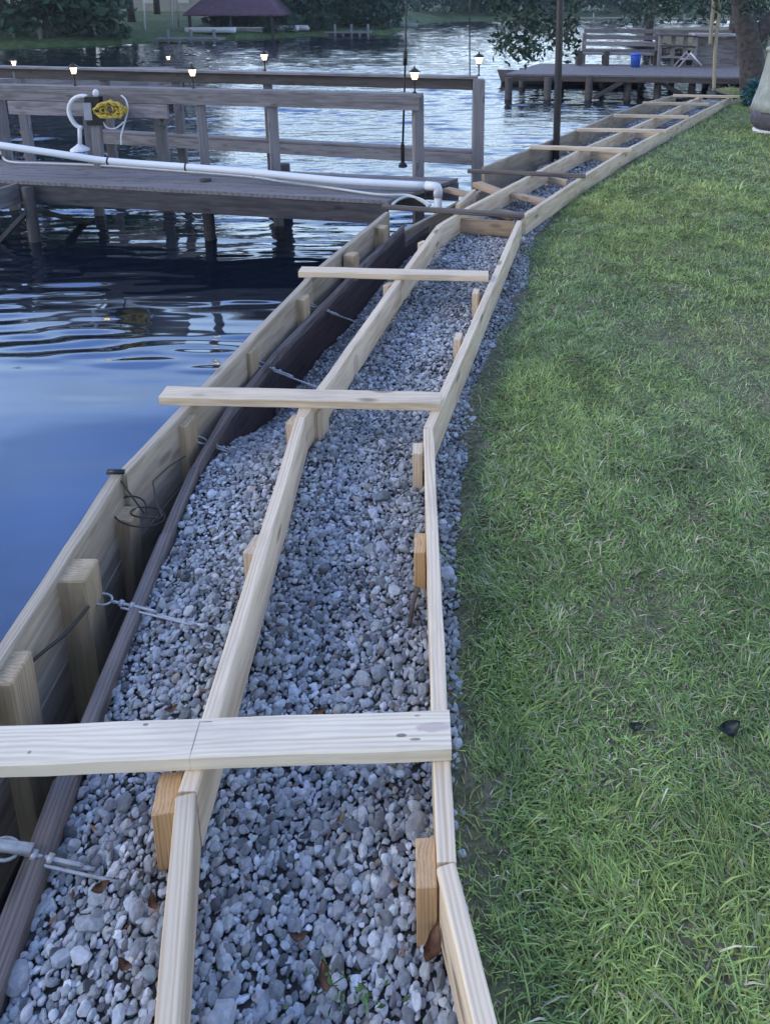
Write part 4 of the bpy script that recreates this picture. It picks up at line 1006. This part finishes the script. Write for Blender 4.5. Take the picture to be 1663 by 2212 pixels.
# the near tree at the right with its leaning trunk and hanging branch
nt_ = at(1627, 204, .0); nt_.z = -.1
tr = thing('shore_tree', nt_, 'dark leaning tree at the far end of the frame with leaves hanging over the water', 'tree')
Yt = nt_.y
def tp(px, py, dy=0): return atY(px, py, Yt + dy) - nt_
bm = bmesh.new()
add_tube(bm, [tp(1630, 215), tp(1626, 150), tp(1618, 90), tp(1606, 30), tp(1590, -40), tp(1560, -150), tp(1500, -330)], lambda s: .235 * (1.15 - .75 * s), 14)
add_tube(bm, [tp(1625, 95), tp(1650, 58), tp(1690, 10), tp(1740, -60), tp(1800, -200)], lambda s: .14 * (1.1 - .6 * s), 10)
add_tube(bm, [tp(1610, 60), tp(1612, 0), tp(1618, -60), tp(1640, -200)], lambda s: .06 * (1.1 - .5 * s), 8)
add_tube(bm, [tp(1560, -150), tp(1440, -230, -1), tp(1300, -170, -2), tp(1190, -60, -3), tp(1130, 20, -3.4)], lambda s: .09 * (1.05 - .9 * s), 8)
add_tube(bm, [tp(1590, -60), tp(1520, -90, -.5), tp(1450, -30, -1), tp(1400, 20, -1)], lambda s: .05 * (1.05 - .9 * s), 7)
bm_obj('trunk', bm, BARK, tr, nt_, True)
def px_cloud(boxes):
    out = []
    for (x0, x1, y0, y1, n, dy) in boxes:
        for _ in range(n):
            out.append(tp(random.uniform(x0, x1), random.uniform(y0, y1), dy + random.gauss(0, .35)))
    return np.array([v[:] for v in out])
cl_ = px_cloud([(1000, 1150, -60, 30, 46, -3.3), (1150, 1240, -60, 40, 26, -3.2), (1070, 1180, 30, 105, 30, -3.4), (1110, 1165, 85, 122, 9, -3.4), (1185, 1240, 30, 85, 12, -3.3), (1215, 1245, 70, 110, 4, -3.3),
                (1380, 1560, -60, 15, 40, -1), (1400, 1460, 10, 34, 8, -1), (1540, 1663, -80, 20, 26, -.5)])
P = np.repeat(cl_, 14, 0) + RNG.normal(size=(len(cl_) * 14, 3)) * .07
big_c, _ = clumps((tp(1500, -420)[0], -1, tp(1500, -420)[2] + .6), (4.4, 3.2, 1.6), 90, 60, .35)
me = leaf_mesh('crown', np.concatenate([P, big_c]), .10, (.03, .055, .035), .4, .5); obj_from('crown', me, LEAF, tr, nt_)
# swing ropes
for pl_, lab in [([(1541, -120), (1541, 0), (1536, 60), (1534, 95)], 'left one of two tan ropes hanging from the shore tree'),
                 ([(1556, -120), (1556, 0), (1549, 60), (1544, 120), (1542, 195)], 'right, longer one of two tan ropes hanging from the shore tree')]:
    tube('hanging_rope', smooth_pts([atY(x, y, 13.4) for x, y in pl_], 5), .035, ROPE, seg=8, label=lab, cat='rope', group='ropes hanging from the shore tree')
# blue green plant and the covered object at the right edge
pb_ = at(1622, 232, 0); t = thing('shrub', pb_, 'teal leaved shrub at the foot of the shore tree', 'shrub')
P, cs = clumps((0, 0, .22), (.16, .16, .24), 26, 26, .05)
obj_from('foliage', leaf_mesh('foliage', P, .07, (.025, .10, .115), .4), LEAF, t, pb_)
bm = bmesh.new(); add_tube(bm, [Vector((0, 0, -.05)), Vector((0, 0, .3))], .02, 6); bm_obj('stem', bm, BARK, t, pb_)
cu = at(1668, 285, 0.0); t = thing('covered_grill', cu, 'tall pale canvas cover with a dark bulging bottom at the right edge of the lawn', 'cover')
bm = bmesh.new(); lathe(bm, [(.30, .30), (.27, .42), (.22, .62), (.19, .85), (.17, 1.05), (.17, 1.1), (.10, 1.13)], 20)
for v in bm.verts: 
    a = math.atan2(v.co.y, v.co.x); k = 1 + .09 * math.sin(5 * a + v.co.z * 3) + .03 * math.sin(11 * a); v.co.x *= k; v.co.y *= k
bm_obj('canvas', bm, COVER, t, cu, True)
bm = bmesh.new(); lathe(bm, [(.22, .05), (.29, .12), (.31, .22), (.298, .31)], 20); bm_obj('skirt', bm, COVERD, t, cu, True)
bm = bmesh.new(); lathe(bm, [(.26, .0), (.26, .045), (.2, .05)], 20); bm_obj('base', bm, WHITE, t, cu, True)
bm = bmesh.new(); lathe(bm, [(.19, 1.10), (.195, 1.14), (.08, 1.22), (.02, 1.24)], 20); bm_obj('cap', bm, COVER, t, cu, True)

# ------------------------------------------------------------ far shore buildings and docks
def p_bank(px, back, up_=0): b = on_bank(px, back); b.z += up_; return b
def pz(px, py, Y): return atY(px, py, Y)
bh = thing('boathouse', p_bank(500, 2), 'boathouse with a broad purple red roof across the water', 'boathouse')
Y0 = p_bank(500, 1.0).y; YB = Y0 + 5
L0, L1 = pz(405, 30, Y0), pz(585, 30, Y0); ridge = 2.0
bm = bmesh.new(); ev = L0.z
cor = [Vector((L0.x - .3, Y0, ev)), Vector((L1.x + .5, Y0, ev)), Vector((L1.x + .5, YB, ev)), Vector((L0.x - .3, YB, ev))]
rd = [Vector((L0.x + 1.6, (Y0 + YB) / 2, ev + 2.0)), Vector((L1.x - 1.2, (Y0 + YB) / 2, ev + 2.0))]
vs = [bm.verts.new(v - bh.location) for v in cor + rd]; lo = [bm.verts.new(v - bh.location - Vector((0, 0, .1))) for v in cor]
for f in ((0, 1, 5, 4), (1, 2, 5), (2, 3, 4, 5), (3, 0, 4)): bm.faces.new([vs[i] for i in f])
for i in range(4): bm.faces.new((vs[i], lo[i], lo[(i + 1) % 4], vs[(i + 1) % 4]))
bm.faces.new(lo[::-1]); bmesh.ops.recalc_face_normals(bm, faces=bm.faces); bm_obj('roof', bm, ROOFM, bh, bh.location)
for x in (L0.x, (L0.x + L1.x) / 2, L1.x):
    for y in (Y0 + .3, YB - .3): post('post', (x, y, WATER), (x, y, ev - .1), .15, .15, DARKW, bh)
bm = bmesh.new(); add_box(bm, Vector((L0.x, YB - .35, WATER + .2)) - bh.location, Vector((L1.x, YB - .25, ev - .1)) - bh.location); bm_obj('back_wall', bm, DARKSHED, bh, bh.location)
sw = thing('seawall', at(535, 80, WATER), 'pale stained seawall block below the boathouse', 'seawall')
a = at(498, 81, WATER); b = at(568, 81, WATER)
board('wall', Vector((a.x, a.y, WATER + .62)), Vector((b.x, b.y, WATER + .62)), .3, .9, SEAWALL, sw)
board('coping', Vector((a.x - .05, a.y, WATER + .69)), Vector((b.x + .05, b.y, WATER + .69)), .4, .07, WHITE, sw)
# boats and clutter under the boathouse
for px, py, sx, lab, m in [(455, 62, 1.4, 'white rowboat pulled up left of the pale seawall', WHITE), (612, 74, .9, 'small white boat right of the boathouse', WHITE), (640, 52, .8, 'white dinghy turned over below the round tree', WHITE), (862, 70, 1.2, 'small pale boat on the point left of the mooring whip', GREYP)]:
    b = on_bank(px, .8); bm = bmesh.new(); rings = []
    for i in range(9):
        tt = i / 8; x = (tt - .5) * 2.2 * sx; hw = .4 * math.sin(min(1, tt * 1.6 + .05) * math.pi / 2)
        rings.append([bm.verts.new((x, y, z)) for y, z in ((-hw, .34), (-hw * .75, .06), (0, .0), (hw * .75, .06), (hw, .34), (hw * .85, .34), (0, .1), (-hw * .85, .34))])
    for r0, r1 in zip(rings[:-1], rings[1:]):
        for k in range(8): bm.faces.new((r0[k], r0[(k + 1) % 8], r1[(k + 1) % 8], r1[k]))
    bm.faces.new(rings[0][::-1]); bm.faces.new(rings[-1]); bmesh.ops.recalc_face_normals(bm, faces=bm.faces)
    tag(bm_obj('rowboat', bm, m, None, b + Vector((0, 0, .05)), True), lab, 'boat', 'small boats on the far bank')
def house(px, back, w_, h_, d, lab, m, rm, wins=3):
    b = on_bank(px, back); t = thing('house', b, lab, 'house')
    bm = bmesh.new(); add_box(bm, (-w_ / 2, 0, -.3), (w_ / 2, d, h_)); bm_obj('wall', bm, m, t, b)
    bm = bmesh.new(); vs = [bm.verts.new(v) for v in ((-w_ / 2 - .4, -.5, h_), (w_ / 2 + .4, -.5, h_), (w_ / 2 + .4, d + .5, h_), (-w_ / 2 - .4, d + .5, h_), (-w_ / 2 - .4, d / 2, h_ + 1.8), (w_ / 2 + .4, d / 2, h_ + 1.8))]
    for f in ((0, 1, 5, 4), (2, 3, 4, 5), (1, 2, 5), (3, 0, 4), (3, 2, 1, 0)): bm.faces.new([vs[i] for i in f])
    bm_obj('roof', bm, rm, t, b)
    for k in range(wins):
        x = -w_ / 2 + w_ * (k + .5) / wins
        bm = bmesh.new(); add_box(bm, (x - .55, -.05, .7), (x + .55, .02, 1.8)); f = bm_obj('window', bm, WHITE, t, b)
        bm = bmesh.new(); add_box(bm, (x - .47, -.07, .78), (x + .47, -.045, 1.72)); bm_obj('pane', bm, GLASSD, f, b)
        
    return t
house(330, 24, 9, 2.6, 6, 'pale house among trees left of the boathouse', SIDING, ROOFM)
house(730, 20, 10, 2.6, 6, 'grey house behind the trees right of the boathouse', SIDING, DARKSHED)
house(930, 26, 14, 2.8, 7, 'pale house across the water behind the mooring whip', SIDING, DARKSHED, 5)
house(-40, 18, 8, 2.6, 6, 'pale house behind the trees at the left edge', SIDING, ROOFM)
def small_dock(px0, px1, py, lab, z=.45, depth=1.6):
    a = at(px0, py, WATER); b = at(px1, py, WATER); t = thing('small_dock', a, lab, 'dock', 'little docks on the far bank')
    n = 6; 
    board('deck', Vector((a.x, a.y + depth / 2, WATER + z)), Vector((b.x, b.y + depth / 2, WATER + z)), depth, .12, DOCK, t)
    for k in range(n):
        p = a.lerp(b, (k + .3) / (n - .4)); tube('pile', [Vector((p.x, p.y + .1, WATER - .8)), Vector((p.x, p.y + .1, WATER + z + (.5 if k % 2 else .02)))], .09, DOCK, t, seg=8)
small_dock(-60, 95, 100, 'little grey dock under the trees at the left edge', .35)
small_dock(330, 470, 92, 'low pale dock left of the boathouse across the water', .25)
small_dock(700, 800, 77, 'low dock with posts on the point above the middle lantern', .3)
small_dock(1240, 1420, 48, 'distant dock above the neighbour bench', .5, 3)
small_dock(1440, 1600, 50, 'distant dock above the neighbour counter', .5, 3)
# slim posts and trunks on the far lawn
for px, back, h, lab, m in [(375, 2, 3.2, 'thin pale trunk on the far lawn left of the boathouse', SIDING), (388, 4, 3.0, 'second thin pale trunk on the far lawn left of the boathouse', SIDING), (316, 3, 3.0, 'thin pale post on the far lawn below the set back tree', WHITE)]:
    b = on_bank(px, back); tube('thin_post', [b - Vector((0, 0, .2)), b + Vector((.1, 0, h))], .06, m, seg=8, label=lab, cat='post')

# ------------------------------------------------------------ leaves and weeds on the ground
def dead_leaf(px, py, s, lab, m=DEADLEAF, z=.0, rot=None):
    s *= .72
    p = at(px, py, z); bm = bmesh.new(); n = 9
    a = rot if rot is not None else random.uniform(0, 6.28); Ls = []; Rs = []
    for i in range(n):
        t = i / (n - 1); x = (t - .5) * s; wv = s * .26 * math.sin(math.pi * t) ** .8 * random.uniform(.8, 1.1); zc = 1.1 * s * (t - .5) ** 2 + .05 * s * math.sin(9 * t)
        Ls.append(bm.verts.new((x, wv, zc + wv * .45))); Rs.append(bm.verts.new((x, -wv, zc + wv * .35)))
        if i == 0: M_ = []
        M_.append(bm.verts.new((x, 0, zc)))
    for i in range(n - 1):
        bm.faces.new((M_[i], M_[i + 1], Ls[i + 1], Ls[i])); bm.faces.new((Rs[i], Rs[i + 1], M_[i + 1], M_[i]))
    r = bmesh.ops.solidify(bm, geom=bm.faces[:], thickness=.0008)
    bmesh.ops.rotate(bm, verts=bm.verts, matrix=Matrix.Rotation(a, 3, 'Z') @ Matrix.Rotation(random.uniform(-.3, .3), 3, 'X'))
    tag(bm_obj('fallen_leaf', bm, m, None, p, True), lab, 'leaf', 'fallen leaves')
for a in [(645, 2028, .05, 'orange brown leaf in the middle of the near gravel', DEADLEAF, .0, .1), (735, 1772, .04, 'curled tan leaf on the near gravel below the first cross board', ROPE, .0, 1.0),
          (218, 1920, .05, 'brown leaf on the gravel between the old bulkhead and the centre board', DEADLEAF, .0, .5), (330, 1955, .05, 'dark brown leaf against the near centre board', DEADLEAF, .0, 2.2),
          (270, 2090, .05, 'brown leaf near the bottom left of the gravel', DEADLEAF, .0, 2.7), (935, 2050, .09, 'large curled brown leaf against the near lawn-side board', DEADLEAF, .02, 1.2),
          (700, 2120, .07, 'purple brown leaf beside the small weed in the gravel', DEADLEAF, .0, 1.9), (915, 1990, .06, 'brown leaf just below the nearest orange stake', DEADLEAF, .0, .9),
          (690, 1540, .05, 'brown leaf on gravel just above the first cross board right of the centre board', DEADLEAF, .0, .2), (370, 1535, .05, 'brown leaf on gravel just above the first cross board left of the centre board', DEADLEAF, .0, .4),
          (1572, 1578, .09, 'large dark green leaf lying on the lawn at the right', DARKLEAF, .03, .3), (1372, 1572, .055, 'smaller dark leaf on the lawn left of the large dark leaf', DARKLEAF, .02, .05)]:
    dead_leaf(*a)
wd_ = at(745, 2150, -.01); n = 60
P = np.stack([RNG.normal(0, .05, n), RNG.normal(0, .02, n), RNG.uniform(.0, .035, n)], 1)
o = thing('weed', wd_, 'x', 'weed'); obj_from('foliage', leaf_mesh('foliage', P, .014, (.07, .13, .04), .5), LEAF, o, wd_); tube('stem', [wd_ - Vector((.05, 0, .0)), wd_ + Vector((.0, .01, .03))], .0012, PLANT, o); tag(o, 'small green weed sprouting through the near gravel', 'weed')
for o_ in meshes[1:]: o_['label'] = meshes[0]['label']

# ------------------------------------------------------------ evening air
bm = bmesh.new(); add_box(bm, (-150, -25, WATER - 1.4), (150, 175, 24))
hz = bm_obj('haze', bm, None)
hm = bpy.data.materials.new('haze'); hm.use_nodes = True; hn = hm.node_tree; hn.nodes.remove(hn.nodes['Principled BSDF'])
pv = hn.nodes.new('ShaderNodeVolumePrincipled'); pv.inputs['Density'].default_value = .0006; pv.inputs['Color'].default_value = (.85, .92, 1, 1)
hn.links.new(pv.outputs[0], hn.nodes['Material Output'].inputs['Volume']); hz.data.materials.append(hm)
tag(hz, 'thin blue evening haze over the water', 'haze', kind='stuff')
